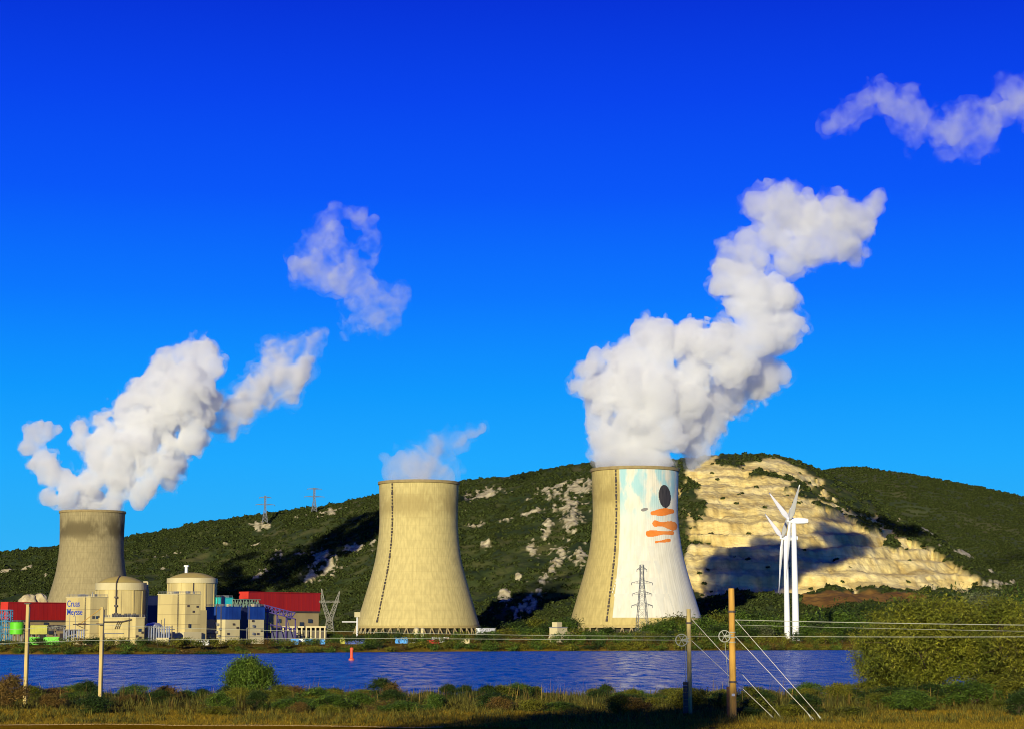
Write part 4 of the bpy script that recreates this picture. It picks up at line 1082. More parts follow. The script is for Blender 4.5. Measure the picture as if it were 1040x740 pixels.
# green tank, containers, scaffold
x, d = PX(16.5, 1050), 1050
t = empty('green_tank', (x, d, G(x, d) - .3), 'round lime green tank on short legs beside the blue scaffold', 'tank')
zt0, zt1 = PZ(643.5, d) - t.location.z, PZ(632, d) - t.location.z
MB().lathe([(.05, zt0), (3.6, zt0), (3.6, zt1), (3.3, zt1 + .4), (.05, zt1 + .9)], 32).build('body', M['green'], t)
lm = MB().tube((0, 0, 0), (0, 0, zt0), .3, .3, 6).mesh('leg', M['grey'])
for a in range(6): link('leg', lm, t).location = (2.9 * math.cos(a * PI / 3), 2.9 * math.sin(a * PI / 3), 0)
railing(t, [(3.4 * math.cos(a * .52), 3.4 * math.sin(a * .52), zt1 + .1) for a in range(13)])
def container(label, px, py, d, ln, hgt, mat, z=None, group=None, rz=0.0, name='container'):
    x = PX(px, d, 6); z = G(x, d) - .15 if z is None else z
    t = empty(name, (x, d, z), label, 'container', group, rz)
    MB().box((0, 0, hgt / 2 + .15), (ln, 2.5, hgt - .3)).build('body', mat, t)
    mb = MB()
    for i in range(int(ln / .8)): mb.box((-ln / 2 + .4 + i * .8, -1.27, hgt / 2 + .15), (.35, .07, hgt - .8))
    mb.build('corrugation', mat, t)['kind'] = 'stuff'
    f = MB()
    for s in (-1, 1):
        f.box((s * (ln / 2), 0, hgt / 2 + .15), (.25, 2.66, hgt - .2)); 
    for zz in (.15, hgt + .1): f.box((0, -1.22, zz), (ln - .3, .25, .28)); f.box((0, 1.22, zz), (ln - .3, .25, .28))
    f.build('frame', mat, t)
    return t
GR = 'containers on the far bank'
zc = 5.2
container('lime green container nearest the green tank, under the pale yellow cabin', 33.5, 648, 1010, 6.6, 3.9, M['green'], group=GR)
container('lime green container with pale gaps, right of the pale yellow cabin', 52.5, 648, 1012, 7.6, 3.9, M['green'], group=GR)
cb = container('pale yellow site cabin standing above the lime green containers', 39.5, 638, 1030, 8.6, 4.4, M['yellow_green'], z=PZ(643.5, 1030), group=GR, name='site_cabin')
mb = MB()
for sx in (-3.8, 0, 3.8): mb.tube((sx, 0, .2), (sx, 0, -(cb.location.z - G(cb.location.x, cb.location.y)) - .2), .25, .25, 6)
mb.build('stilt', M['grey'], cb)['kind'] = 'stuff'
container('light blue container before the white posts of the low shed', 299.5, 646, 1085, 4.0, 2.8, M['skyblue'], group=GR)
container('white container between two light blue ones before the low shed', 306, 646, 1090, 3.6, 2.6, M['white'], group=GR)
container('light blue container at the far end of the low shed', 314, 646, 1088, 4.2, 2.8, M['skyblue'], group=GR)
container('small blue container by the foot of the pale lattice pylon', 327.5, 646, 1100, 2.8, 2.6, M['skyblue'], group=GR)
container('yellow container beside the long blue one, below the lamp mast', 349, 645, 1130, 3.6, 3.6, M['yellow_green'], group=GR)
container('long blue container below the lamp mast', 361, 646.5, 1120, 11, 3.0, M['blue'], group=GR)
container('light blue container with a raised hatch, left of the white sheds', 408, 645, 1150, 7.2, 3.4, M['skyblue'], group=GR)
container('white container near the two small silos', 419.5, 646, 1155, 5.2, 3.2, M['white'], group=GR)
container('red container lying right of the two small silos', 438, 646, 1150, 9.0, 1.9, M['brickred'], group=GR)
container('white container behind the red ones', 447, 643.5, 1190, 10, 3.2, M['white'], group=GR)
container('long red container below the yellowish cooling tower', 458, 644.5, 1165, 7.0, 2.9, M['brickred'], group=GR)
container('beige container half hidden by bushes under the yellowish tower', 471, 646, 1150, 6.4, 2.8, M['cream_pale'], group=GR)
container('white trailer parked before the tall plain cream block', 206.5, 650, 1020, 5.6, 2.4, M['white'], group=GR, name='trailer')
def cyl_tank(label, px, pyT, pyB, rpx, d, mat, name='silo', group=None):
    x = PX(px, d, 8); z = G(x, d) - .2; r = rpx * d / F; z0, z1 = max(0, PZ(pyB, d) - z), PZ(pyT, d) - z
    t = empty(name, (x, d, z), label, name.replace('_', ' '), group)
    MB().lathe([(r, 0 if z0 < 1 else z0), (r, z1 - r * .35), (r * .7, z1 - r * .1), (.05, z1)], 24).build('body', mat, t, False)
    MB().lathe([(r + .02, z1 - r * .5), (r + .12, z1 - r * .5), (r + .12, z1 - r * .38), (r + .02, z1 - r * .38)], 24).build('band', M['grey'], t)
    if z0 >= 1:
        lm = MB().tube((0, 0, 0), (0, 0, z0), .25, .25, 6).mesh('leg', M['grey'])
        for a in range(4): link('leg', lm, t).location = (r * .8 * math.cos(a * PI / 2 + .7), r * .8 * math.sin(a * PI / 2 + .7), 0)
    return t
cyl_tank('small cream silo left of its twin below the yellowish tower', 423, 636.5, 646, 2.3, 1170, M['cream_pale'], group='small silos')
cyl_tank('small cream silo right of its twin below the yellowish tower', 429, 637, 646, 1.7, 1172, M['cream_pale'], group='small silos')
cyl_tank('squat silver tank between the low annex and the tall cream block', 156, 631.5, 637, 8.5, 1060, M['silver'], 'storage_tank')
t = empty('pipe_rack', (PX(150, 1050), 1050, G(PX(150, 1050), 1050)), 'rack of silver vertical pipes beside the squat silver tank', 'pipe rack')
pm = MB().tube((0, 0, 2), (0, 0, 9.6), .42, .42, 8).mesh('pipe', M['silver'])
for i in range(9): link('pipe', pm, t).location = (.4 + i * 1.35, .6 * (i % 2), 0)
mb = MB(); mb.box((6, 0, 1.6), (14, 2.2, .5)); mb.box((6, 0, 9.2), (14, .5, .4)); mb.box((12.6, .5, 5), (.5, .5, 10))
mb.build('frame', M['dark_steel'], t)
MB().box((8.5, -2.2, 1.8), (6.5, 3, 3.6)).build('plinth', M['cream_pale'], t)
t2 = empty('pipe_rack', (PX(64, 1040), 1040, G(PX(64, 1040), 1040)), 'rack of grey vertical pipes below the building with blue lettering', 'pipe rack')
pm = MB().tube((0, 0, 1), (0, 0, 8), .36, .36, 8).mesh('pipe', M['silver'])
for i in range(9): link('pipe', pm, t2).location = (.4 + i * 1.3, .6 * (i % 2), 0)
mb = MB(); mb.box((6, 0, 1.2), (14, 2.2, .5)); mb.box((6, 0, 7.6), (14, .5, .4)); mb.build('frame', M['dark_steel'], t2)
MB().box((9, -2.0, 1.6), (8, 3, 3.2)).build('plinth', M['cream_pale'], t2)
mb = MB(); mb.path([(3, 1, 8), (3, 1, 16), (5, 1, 16)], .16, 5); mb.tube((6, 1, 6), (6, 1, 15), .16, .16, 5); mb.build('vent_pipe', M['grey'], t2)
t = empty('scaffold_tower', (PX(-4, 1055), 1055, G(PX(-4, 1055), 1055)), 'blue lattice scaffold at the end of the dark red hall', 'scaffold')
mb = MB(); hw = PX(10, 1055) - t.location.x; ht = PZ(619, 1055) - t.location.z
for i in range(4):
    for y_ in (0, 4):
        xx = i * hw / 3; mb.tube((xx, y_, 0), (xx, y_, ht), .3, .3, 5, False)
for kk in range(6):
    z = ht * (kk + 1) / 6
    for y_ in (0, 4): mb.tube((0, y_, z), (hw, y_, z), .24, .24, 5, False)
    for i in range(3):
        a0, a1 = i * hw / 3, (i + 1) * hw / 3
        if (i + kk) % 2: a0, a1 = a1, a0
        mb.tube((a0, 0, z - ht / 6), (a1, 0, z), .18, .18, 4, False)
mb.build('frame', pmat('blue scaffold steel', (.03, .16, .30), (.04, .2, .34), .5), t)
for kk in (2, 4): MB().box((hw / 2, 2, ht * kk / 6 + .15), (hw, 4, .2)).build('deck', M['grey'], t)
MB().box((hw * .35, 2, 1.6), (hw * .5, 3, 3)).build('cabin', M['cream_pale'], t)
# small stuff between the halls: pipe bridge, masts
t = empty('pipe_bridge', (PX(24, 1075), 1075, G(PX(24, 1075), 1075)), 'dusty pipe bridge running along the foot of the dark red hall', 'pipe bridge')
ln = PX(66, 1075) - t.location.x; zb_ = PZ(640, 1075) - t.location.z; mb = MB()
lattice_beam(mb, (0, 0, zb_), (ln, 0, zb_), 2.5, 10, .25, 3); mb.build('lattice', M['dark_steel'], t)
for y_ in (.4, 1.3): MB().tube((0, y_, zb_ + 1 + y_), (ln, y_, zb_ + 1 + y_), .55, .55, 8).build('pipe', M['grey'] if y_ < 1 else M['cream_pale'], t)
mb = MB()
for i in range(5): mb.tube((i * ln / 4, 1, 0), (i * ln / 4, 1, zb_), .35, .35, 6)
mb.build('support', M['grey'], t)
def boulder(name, label, px, pyB, pyT, w, d, mat, seed, cat, group=None, zbase=None):
    r = np.random.default_rng(seed); x = PX(px, d, 20); zb0 = PZ(pyB, d) if zbase is None else zbase; h = PZ(pyT, d) - zb0; wm = w * d / F
    n, mrow = 22, 12; V = []
    for j in range(mrow):
        for i in range(n):
            a = 2 * PI * i / n; f = j / (mrow - 1)
            rad_ = math.cos(f * PI / 2) ** .8 * (1 + .28 * (n3(np.array([math.cos(a) * 1.5 + seed]), np.array([math.sin(a) * 1.5 + 3]), np.array([f * 2.0]))[0] - .5) * 2.6 + .22 * math.sin(5 * a + seed * 2) * math.cos(7 * f + seed)) + .01
            V.append((wm / 2 * rad_ * math.cos(a), wm / 2.4 * rad_ * math.sin(a), -h * .3 + h * 1.3 * math.sin(f * PI / 2) * (1 + .12 * math.sin(3 * a + seed) * (1 - f))))
    Fq = [(j * n + i, j * n + (i + 1) % n, (j + 1) * n + (i + 1) % n, (j + 1) * n + i) for j in range(mrow - 1) for i in range(n)]
    o = link(name, np_mesh(name, np.array(V), np.array(Fq), mat)); o.location = (x, d, zb0)
    return tag(o, label, cat, group)
boulder('rock_mound', 'pale rocky mound showing above the dark red hall, broader one', 28, 612, 603, 20, 1900, M['rock'], 1, 'rock mound', 'pale mounds behind the red hall')
boulder('rock_mound', 'pale rocky mound behind the dark red hall, nearer the dark cooling tower', 40, 612, 602, 15, 1905, M['rock'], 5, 'rock mound', 'pale mounds behind the red hall')
boulder('sand_pile', 'orange sand pile on the far bank below the pipe racks', 63, 660, 655, 16, 925, M['sand'], 2, 'sand pile')
for i, (px, py, w, lb) in enumerate(((71, 661.5, 7, 'white boulder at the water edge under the orange sand pile'), (671, 658.5, 5, 'pale boulder at the far water edge under the mural'), (561, 648, 9, 'pale boulder below the small grey house'), (573, 648, 7, 'pale boulder right of the small grey house'))):
    d = 905 if i == 0 else (1085 if i == 1 else 1120)
    boulder('boulder', lb, px, py, py - w * .5, w, d, M['rock'], 10 + i, 'boulder', 'boulders on the far bank')
# stack on the left of the navy block, and far roofs
t = empty('vent_stack', (PX(148.5, 1210), 1210, G(PX(148.5, 1210), 1210)), 'pale bent vent pipe between the two domes', 'vent stack')
zt_ = PZ(590.5, 1210) - t.location.z
mb = MB(); mb.path([(0, 0, 0), (0, 0, zt_), (-2.6, 0, zt_)], .5, 8); mb.build('pipe', M['cream_pale'], t)
MB().tube((0, 0, zt_ * .75), (0, 0, zt_ * .88), .95, .95, 10).build('collar', M['cream_pale'], t)
# small grey house on the bank, white shed
t, wl, wr, h = plain('bank_house', 'small grey white house among trees between the two right towers', 'house', 558, 566, 576, 637, 1200, M['cream_pale'], M['grey'], win=(('L', [(.3, .45), (.7, .45)], (1.2, 1.3)), ('R', [(.3, .45), (.7, .45)], (1.2, 1.3))))
part('upper_storey', M['cream_pale'], t, 1, wr * .6, 1, wl * .8, h + .5, h + 3.4)
plain('pump_shed', 'long low white shed at the right foot of the yellowish tower', 'shed', 484, 487, 503, 638, 1500, M['white'], M['white'])
# lamp mast
x = PX(362.5, 1180); t = empty('lamp_mast', (x, 1180, G(x, 1180) - .3), 'white mast with a long side arm at the left foot of the yellowish tower', 'mast')
zt_ = PZ(621, 1180) - t.location.z
MB().tube((0, 0, 0), (0, 0, zt_), .55, .4, 8).build('pole', M['white'], t)
mb = MB(); za = PZ(631, 1180) - t.location.z; mb.tube((-9, 0, za), (0, 0, za), .35, .35, 6); mb.build('arm', M['white'], t)
MB().box((0, 0, zt_ - 1.5), (3.2, 1.6, 3.0), .4).build('lamp_head', M['cream_pale'], t)

# fittings on the plain walls: ladders, doors, roof rails, pipe runs
def fittings(t, seed):
    r = random.Random(seed); bb = [o for o in t.children if o.name.split('.')[0] in ('wall', 'lower_wall', 'upper_wall')]
    wr_ = max(max(v.co.x for v in o.data.vertices) for o in bb); wl_ = max(max(v.co.y for v in o.data.vertices) for o in bb); h_ = max(max(v.co.z for v in o.data.vertices) for o in bb)
    railing(t, [(wr_, .3, h_ + .5), (.3, .3, h_ + .5), (.3, wl_, h_ + .5)], 1.2, M['grey'], .09)
    y = wl_ * r.uniform(.15, .3); mb = MB()
    for s in (-.35, .35): mb.tube((-.35, y + s, .5), (-.35, y + s, h_ + 1.2), .09, .09, 5, False)
    for i in range(int(h_ / .9)): mb.tube((-.35, y - .35, .8 + i * .9), (-.35, y + .35, .8 + i * .9), .06, .06, 4, False)
    mb.build('ladder', M['dark_steel'], t)
    for f in (r.uniform(.4, .5), r.uniform(.7, .85)):
        MB().box((-.06, wl_ * f, 1.9), (.2, 2.6, 3.4)).build('door', M['dark_steel'], t)
    for f in (.2, .55, .8): MB().box((wr_ * f, -.06, h_ * r.uniform(.25, .8)), (1.5, .2, 1.1)).build('vent', M['dark_steel'], t)
    z = h_ * r.uniform(.3, .45); mb = MB(); mb.tube((-.4, wl_ * .35, z), (-.4, wl_ * .97, z), .22, .22, 6); mb.tube((-.4, wl_ * .97, .4), (-.4, wl_ * .97, z), .22, .22, 6); mb.build('pipe', M['grey'], t)
    for k_ in range(3): MB().box((wr_ * r.uniform(.2, .8), wl_ * r.uniform(.2, .8), h_ + 1.1), (r.uniform(1.5, 3), r.uniform(1.5, 3), 1.4)).build('roof_unit', M['grey' if k_ else 'cream_pale'], t)
for i, o in enumerate([o for o in COL.objects if o.parent is None and o.name.split('.')[0] in ('service_building', 'auxiliary_building', 'workshop_building', 'annex_building', 'control_building')]): fittings(o, i + 3)

# ------------------------------------------------------------------ lattice pylons
def pylon(label, px, d, zbase, ztop, wbase, arms, mat, r, group, wtop=1.6, waist=.55, rz=.35, cat='pylon'):
    x = PX(px, d, zbase); t = empty('pylon', (x, d, zbase), label, cat, group, rz)
    H = ztop - zbase; lv = 9; mb = MB()
    def hw(f): return (wbase / 2 + (wtop / 2 - wbase / 2) * min(1, f / waist)) if f < waist else wtop / 2
    zs = [H * (1 - (1 - i / lv) ** 1.25) for i in range(lv + 1)]
    cn = ((-1, -1), (1, -1), (1, 1), (-1, 1))
    for a, b in zip(zs[:-1], zs[1:]):
        wa, wb = hw(a / H), hw(b / H)
        for i in range(4):
            c0, c1 = cn[i], cn[(i + 1) % 4]
            mb.tube((c0[0] * wa, c0[1] * wa, a), (c0[0] * wb, c0[1] * wb, b), r, r, 4, False)
            mb.tube((c0[0] * wa, c0[1] * wa, a), (c1[0] * wb, c1[1] * wb, b), r * .6, r * .6, 4, False)
            mb.tube((c1[0] * wa, c1[1] * wa, a), (c0[0] * wb, c0[1] * wb, b), r * .6, r * .6, 4, False)
            mb.tube((c0[0] * wb, c0[1] * wb, b), (c1[0] * wb, c1[1] * wb, b), r * .6, r * .6, 4, False)
    mb.build('lattice_body', mat, t)
    for f, L_ in arms:
        mb = MB(); z = H * f; w = hw(f)
        for s in (-1, 1):
            for y_ in (-w, w):
                mb.tube((s * w, y_, z), (s * L_, 0, z + .3), r * .8, r * .8, 4, False); mb.tube((s * w, y_, z + H * .035), (s * L_, 0, z + .3), r * .7, r * .7, 4, False)
            for q_ in (.33, .66): mb.tube((s * (w + (L_ - w) * q_), -w * (1 - q_), z), (s * (w + (L_ - w) * q_), 0, z + H * .03 * (1 - q_) + .2), r * .5, r * .5, 4, False)
        mb.build('cross_arm', mat, t)
        for s in (-1, 1): MB().tube((s * L_, 0, z + .3), (s * L_, 0, z - H * .028), r * .9, r * .9, 5).build('insulator', mat, t)
    return t
gp = 'pylons along the hill ridge'
pylon('lattice pylon on the ridge, farther down the slope from the yellowish tower', 269, 3420, PZ(530, 3420), PZ(503, 3420), 9, ((.93, 10), (.66, 16)), M['pylon'], .6, gp, rz=.2, wtop=2.6)
pylon('lattice pylon on the ridge, higher up beside a pale rock band', 319, 3420, PZ(519, 3420), PZ(495, 3420), 9, ((.95, 12), (.62, 17)), M['pylon'], .6, gp, rz=.2, wtop=2.6)
pylon('dark lattice pylon with three arms standing before the mural tower', 652.5, 1480, 5, PZ(573, 1480), 9.5, ((.93, 3.8), (.75, 8), (.60, 7.5), (.44, 8)), M['pylon'], .26, None, rz=.15, wtop=2.6, waist=.8)
# Y shaped portal pylon beside the red hall
d = 1235; x = PX(334.5, d); zb0 = G(x, d); t = empty('pylon', (x, d, zb0), 'pale lattice pylon with two spread horns beside the red hall', 'pylon', None)
mb = MB()
def seg(p, q_, w0, w1, n, r):
    p, q_ = Vector(p), Vector(q_); prev = None
    for i in range(n + 1):
        c = p.lerp(q_, i / n); w = w0 + (w1 - w0) * i / n
        cs = [c + Vector((sx * w, sy * w, 0)) for sx, sy in ((-1, -1), (1, -1), (1, 1), (-1, 1))]
        for a in range(4): mb.tube(cs[a], cs[(a + 1) % 4], r * .7, r * .7, 4, False)
        if prev:
            for a in range(4):
                mb.tube(prev[a], cs[a], r, r, 4, False); mb.tube(prev[a], cs[(a + 1) % 4], r * .6, r * .6, 4, False); mb.tube(prev[(a + 1) % 4], cs[a], r * .6, r * .6, 4, False)
        prev = cs
zt_ = PZ(600, d) - zb0
seg((0, 0, 0), (0, 0, zt_ * .42), 3.6, 1.8, 6, .24); mb.build('lattice_body', M['pylon_pale'], t)
for s in (-1, 1):
    mb = MB(); seg((0, 0, zt_ * .40), (s * 4.2, 0, zt_ * .80), 1.5, 1.0, 5, .22); seg((s * 4.2, 0, zt_ * .80), (s * (6.0 if s > 0 else 5.2), 0, zt_ * (1.0 if s > 0 else 1.05)), 1.0, .15, 3, .2); mb.build('horn', M['pylon_pale'], t)
mb = MB(); lattice_beam(mb, (-6.5, 0, zt_ * .78), (6.5, 0, zt_ * .78), .9, 9, .18); mb.build('cross_arm', M['pylon_pale'], t)

# ------------------------------------------------------------------ wind turbines
def turbine(label, px, hubpy, d, basepy, sc):
    x = PX(px, d, 50); zb0 = G(x, d) - .5; hubz = PZ(hubpy, d) - zb0
    t = empty('wind_turbine', (x, d, zb0), label, 'wind turbine', 'wind turbines')
    mb = MB(); mb.lathe([(2.25 * sc, 0), (2.1 * sc, hubz * .25), (1.8 * sc, hubz * .6), (1.45 * sc, hubz - 1.6 * sc)], 28); mb.build('tower', M['turbine'], t, True)
    MB().lathe([(4.2 * sc, -.5), (4.2 * sc, 1.2), (.1, 1.2)], 24).build('foundation', M['column'], t)
    n_ = Vector((-.99, -.14, 0)).normalized(); tn = Vector((.14, -.99, 0)).normalized(); up = Vector((0, 0, 1))
    hub = Vector((0, 0, hubz)) + n_ * 2.6 * sc
    # nacelle: rounded box, tapered to the rear
    nac = MB(); ring = []
    for q_, s in ((2.0, .72), (1.2, 1.0), (-3, 1.06), (-7, .92), (-9.2, .72)):
        for a in range(12):
            th = 2 * PI * a / 12; cx, cz = math.cos(th), math.sin(th)
            e = .5
            ring.append(tuple(Vector((0, 0, hubz)) + n_ * q_ * sc + tn * 1.75 * s * sc * math.copysign(abs(cx) ** e, cx) + up * (1.9 * s * sc * math.copysign(abs(cz) ** e, cz) + .1)))
    nac.v = ring
    for k_ in range(4):
        for a in range(12): nac.f.append((k_ * 12 + a, k_ * 12 + (a + 1) % 12, (k_ + 1) * 12 + (a + 1) % 12, (k_ + 1) * 12 + a))
    nac.f += [tuple(range(12))[::-1], tuple(48 + i for i in range(12))]
    nac.build('nacelle', M['turbine'], t)
    sp = MB(); o_ = len(sp.v)
    for k_ in range(7):
        f = k_ / 6; rr_ = 1.6 * sc * math.cos(f * PI / 2 * .98) ** .6
        for a in range(14):
            th = 2 * PI * a / 14; sp.v.append(tuple(hub + n_ * (-.9 + 2.9 * f) * sc + tn * rr_ * math.cos(th) + up * rr_ * math.sin(th)))
    for k_ in range(6):
        for a in range(14): sp.f.append((k_ * 14 + a, k_ * 14 + (a + 1) % 14, (k_ + 1) * 14 + (a + 1) % 14, (k_ + 1) * 14 + a))
    sp.build('hub', M['turbine'], t, True)
    MB().tube(Vector((0, 0, hubz)) - n_ * 7.5 * sc + up * 1.8 * sc, Vector((0, 0, hubz)) - n_ * 7.5 * sc + up * 3.4 * sc, .1, .1, 5).build('wind_vane', M['grey'], t)
    Lb = 39.5 * sc
    for ph in (60, -60, 180):
        dirv = (up * math.cos(R(ph)) + tn * math.sin(R(ph))); side = n_.cross(dirv)
        mb = MB(); K = 14
        for i in range(K):
            f = i / (K - 1); c = hub + dirv * (1.0 * sc + Lb * f) + n_ * (.085 * Lb * f)
            ch = (1.0 if f < .04 else (1.0 + 1.5 * min(1, (f - .04) / .16)) if f < .2 else 2.5 * (1 - .84 * (f - .2) / .8)) * sc
            tk = (1.0 * (1 - f) ** 1.4 + .06) * sc * (.9 if f < .1 else .42); tw = R(62 - 20 * f)
            cd = side * math.cos(tw) + n_ * math.sin(tw); td = dirv.cross(cd)
            for a in range(10):
                th = 2 * PI * a / 10
                mb.v.append(tuple(c + cd * ch * .75 * math.cos(th) + td * max(tk, .08) * math.sin(th) * (1 if math.cos(th) > 0 else .7)))
        for i in range(K - 1):
            for a in range(10): mb.f.append((i * 10 + a, i * 10 + (a + 1) % 10, (i + 1) * 10 + (a + 1) % 10, (i + 1) * 10 + a))
        mb.f += [tuple(range(10))[::-1], tuple((K - 1) * 10 + i for i in range(10))]
        mb.build('blade', M['turbine'], t, True)
    return t
turbine('white wind turbine standing nearer, with the taller tower and larger rotor', 807.0, 528.5, 1250, 646, 1.0)
turbine('white wind turbine standing a little behind, its rotor lower and smaller', 798.5, 546, 1360, 646, .92)

# ------------------------------------------------------------------ navigation buoy
x, d = PX(357, 700, 0), 700
t = empty('buoy', (x, d, 0), 'slim orange red navigation buoy floating on the river', 'buoy')
MB().lathe([(.05, -1), (1.0, -1), (1.0, .5), (.62, .8), (.5, 1.0), (.5, 3.6), (.62, 3.6), (.62, 4.4), (.05, 4.6)], 20).build('body', M['buoy'], t)
MB().lathe([(1.02, .1), (1.1, .1), (1.1, .3), (1.02, .3)], 20).build('float_band', M['grey'], t)

# ------------------------------------------------------------------ railway poles and wires
def wheel(par, c, r):
    w = link('tension_wheel', MB().tube((0, -.07, 0), (0, .07, 0), .07, .07, 10).mesh('hub', M['wire']), par); w.location = c
    mb = MB(); n = 24
    for i in range(n):
        a, b = 2 * PI * i / n, 2 * PI * (i + 1) / n
        mb.tube((r * math.cos(a), 0, r * math.sin(a)), (r * math.cos(b), 0, r * math.sin(b)), .035, .035, 6, False)
    mb.build('wheel_rim', M['wire'], w)
    sm = MB().tube((.05, 0, 0), (r, 0, 0), .022, .022, 5).mesh('spoke', M['wire'])
    for i in range(6): link('spoke', sm, w).rotation_euler = (0, i * PI / 3, 0)
def rail_pole(label, px, pyT, d, wpx, mat, lean=0.0, strip=None, group='railway poles on the near bank'):
    x = PX(px, d, 5); z = G(x, d); h = PZ(pyT, d) - z; w = wpx * d / F
    t = empty('railway_pole', (x, d, z - .3), label, 'pole', group)
    H = h + .3
    if strip:   # square shaft, its shaded side painted in as a dark strip
        mb = MB(); mb.box((0, 0, H / 2), (w * .62, w * .5, H)); mb.build('shaft', mat, t)
        mb = MB(); mb.box((w * .41, .0, H / 2 - .1), (w * .2, w * .7, H - .2)); mb.build('shade_strip', M['dark_steel'], t)
    else:
        mb = MB(); K = 9
        mb.lathe([(w / 2 * (1.08 - .16 * i / (K - 1)), H * i / (K - 1)) for i in range(K)], 14, closed_top=True); mb.build('shaft', mat, t)
    return t, x, d, z - .3, H, w
# two poles on the left
t, x, d, z, H, w = rail_pole('pale railway pole standing in dry bushes below the dark red hall', 25.2, 613, 152, 4.6, M['pole_pale'], strip=True)
MB().box((0, 0, H + .05), (w * 1.3, w, .1)).build('cap', M['dark_steel'], t)
t, x, d, z, H, w = rail_pole('railway pole with a side bracket and stay, below the first dome', 101.2, 616, 150, 4.6, M['pole_pale'], strip=True)
zb1 = PZ(633.5, d) - z; mb = MB()
mb.tube((-2.15, -.1, zb1), (0, -.1, zb1), .035, .035, 8); mb.tube((-2.0, -.1, zb1 + .02), (-1.35, -.1, zb1 - .28), .03, .03, 6); mb.build('bracket', M['dark_steel'], t)
mb = MB(); mb.tube((-.05, -.1, H - .1), (-1.55, -.1, zb1 + .08), .028, .028, 8); mb.build('stay', M['pole_wood'], t)
im = MB().lathe([(.03, -.12), (.075, -.12), (.04, -.08), (.08, -.04), (.04, 0), (.08, .04), (.04, .08), (.07, .12), (.03, .12)], 10).mesh('insulator', pmat('brown insulator', (.10, .06, .05), rough=.3))
for xx in (-1.62, -1.3, -.28):
    o = link('insulator', im, t); o.location = (xx, -.1, zb1 + .02); o.rotation_euler = (0, PI / 2, 0)
MB().box((-.02, -.1, zb1), (w * 1.1, w * 1.2, .14)).build('clamp', M['dark_steel'], t)
# two anchor poles on the right
t, xa, da_, za_, H, w = rail_pole('greyish anchor pole with spoked wheel, its foot in shade', 700.5, 618, 136, 4.6, M['pole_pale'])
MB().lathe([(w * .54, 0), (w * .62, 0), (w * .62, .12), (w * .54, .12)], 14, c=(0, 0, PZ(633, da_) - za_)).build('collar', M['dark_steel'], t)
wheel(t, (PX(692, da_, 9) - xa, -.25, PZ(649.5, da_) - za_), .40)
mb = MB(); zw = PZ(649.5, da_) - za_; mb.tube((PX(692, da_, 9) - xa, -.25, zw), (0, -.2, zw + .12), .045, .045, 6); mb.tube((PX(692, da_, 9) - xa, -.25, zw), (0, -.2, zw - .12), .045, .045, 6); mb.build('wheel_arm', M['wire'], t)
cwm = MB()
for i in range(9): cwm.lathe([(.05, 0), (.17, 0), (.17, .21), (.05, .21)], 12, c=(0, 0, i * .235))
o = cwm.build('counterweight', M['dark_steel'], t); o['kind'] = 'stuff'; o.location = (PX(696, da_, 5) - xa, -.35, PZ(725, da_) - za_ + .1)
MB().tube((PX(696, da_, 5) - xa, -.35, .5), (PX(692.6, da_, 5) - xa + .25, -.3, zw - .4), .014, .014, 5).build('weight_cable', M['wire'], t)
mb = MB(); mb.lathe([(.08, 0), (.13, 0), (.13, .05), (.08, .05)], 10); o = mb.build('eyelet', M['wire'], t); o.location = (PX(697, da_, 5) - xa, -.35, PZ(691.5, da_) - za_); o.rotation_euler = (PI / 2, 0, 0)
def guy(par, ox, oy, oz, p0, d0, p1, d1):
    a = P(p0[0], p0[1], d0); xg = PX(p1[0], d1, 4.4); b = Vector((xg, d1, G(xg, d1) - .05)); o = Vector((ox, oy, oz))
    MB().tube(a - o, b - o, .017, .017, 6).build('guy_wire', M['guy'], par)
    MB().tube(b - o + Vector((0, 0, -.3)), b - o + (a - b).normalized() * .8, .032, .032, 6).build('guy_anchor', M['wire'], par)
guy(t, xa, da_, za_, (702.5, 628), da_, (797, 726), 131)
guy(t, xa, da_, za_, (702.5, 650), da_, (789, 726), 131.2)
t, xb, db_, zb_, H, w = rail_pole('tall ochre anchor pole with guy wires, standing in full sun', 744.6, 597, 130, 6.6, M['pole_wood'])
for py in (621.5, 693):
    MB().lathe([(w * .49, 0), (w * .60, 0), (w * .60, .13), (w * .49, .13)], 14, c=(0, 0, PZ(py, db_) - zb_)).build('collar', M['dark_steel'], t)
MB().box((0, -w * .52, PZ(705, db_) - zb_), (.20, .04, .16)).build('plate', M['white'], t)
for py in (642, 647, 652): MB().lathe([(w * .50, 0), (w * .56, 0), (w * .56, .06), (w * .50, .06)], 14, c=(0, 0, PZ(py, db_) - zb_)).build('collar', M['wire'], t)
zw = PZ(645.5, db_) - zb_
wheel(t, (PX(735.5, db_, 9) - xb, -.3, zw), .37)
mb = MB(); mb.tube((PX(735.5, db_, 9) - xb, -.3, zw), (0, -.22, zw + .12), .045, .045, 6); mb.tube((PX(735.5, db_, 9) - xb, -.3, zw), (0, -.22, zw - .1), .045, .045, 6); mb.build('wheel_arm', M['wire'], t)
cw = MB()
for i in range(9): cw.lathe([(.05, 0), (.16, 0), (.16, .21), (.05, .21)], 12, c=(0, 0, i * .235))
o = cw.build('counterweight', pmat('rusty weights', (.16, .07, .03), (.10, .05, .025), 3), t); o['kind'] = 'stuff'; o.location = (PX(741, db_, 5) - xb, .25, .35)
MB().tube((PX(741, db_, 5) - xb, .25, 2.3), (PX(737, db_, 5) - xb, -.2, zw - .36), .014, .014, 5).build('weight_cable', M['wire'], t)
guy(t, xb, db_, zb_, (747, 629), db_, (838, 726), 126.5)
guy(t, xb, db_, zb_, (747, 646), db_, (829, 724), 127.5)
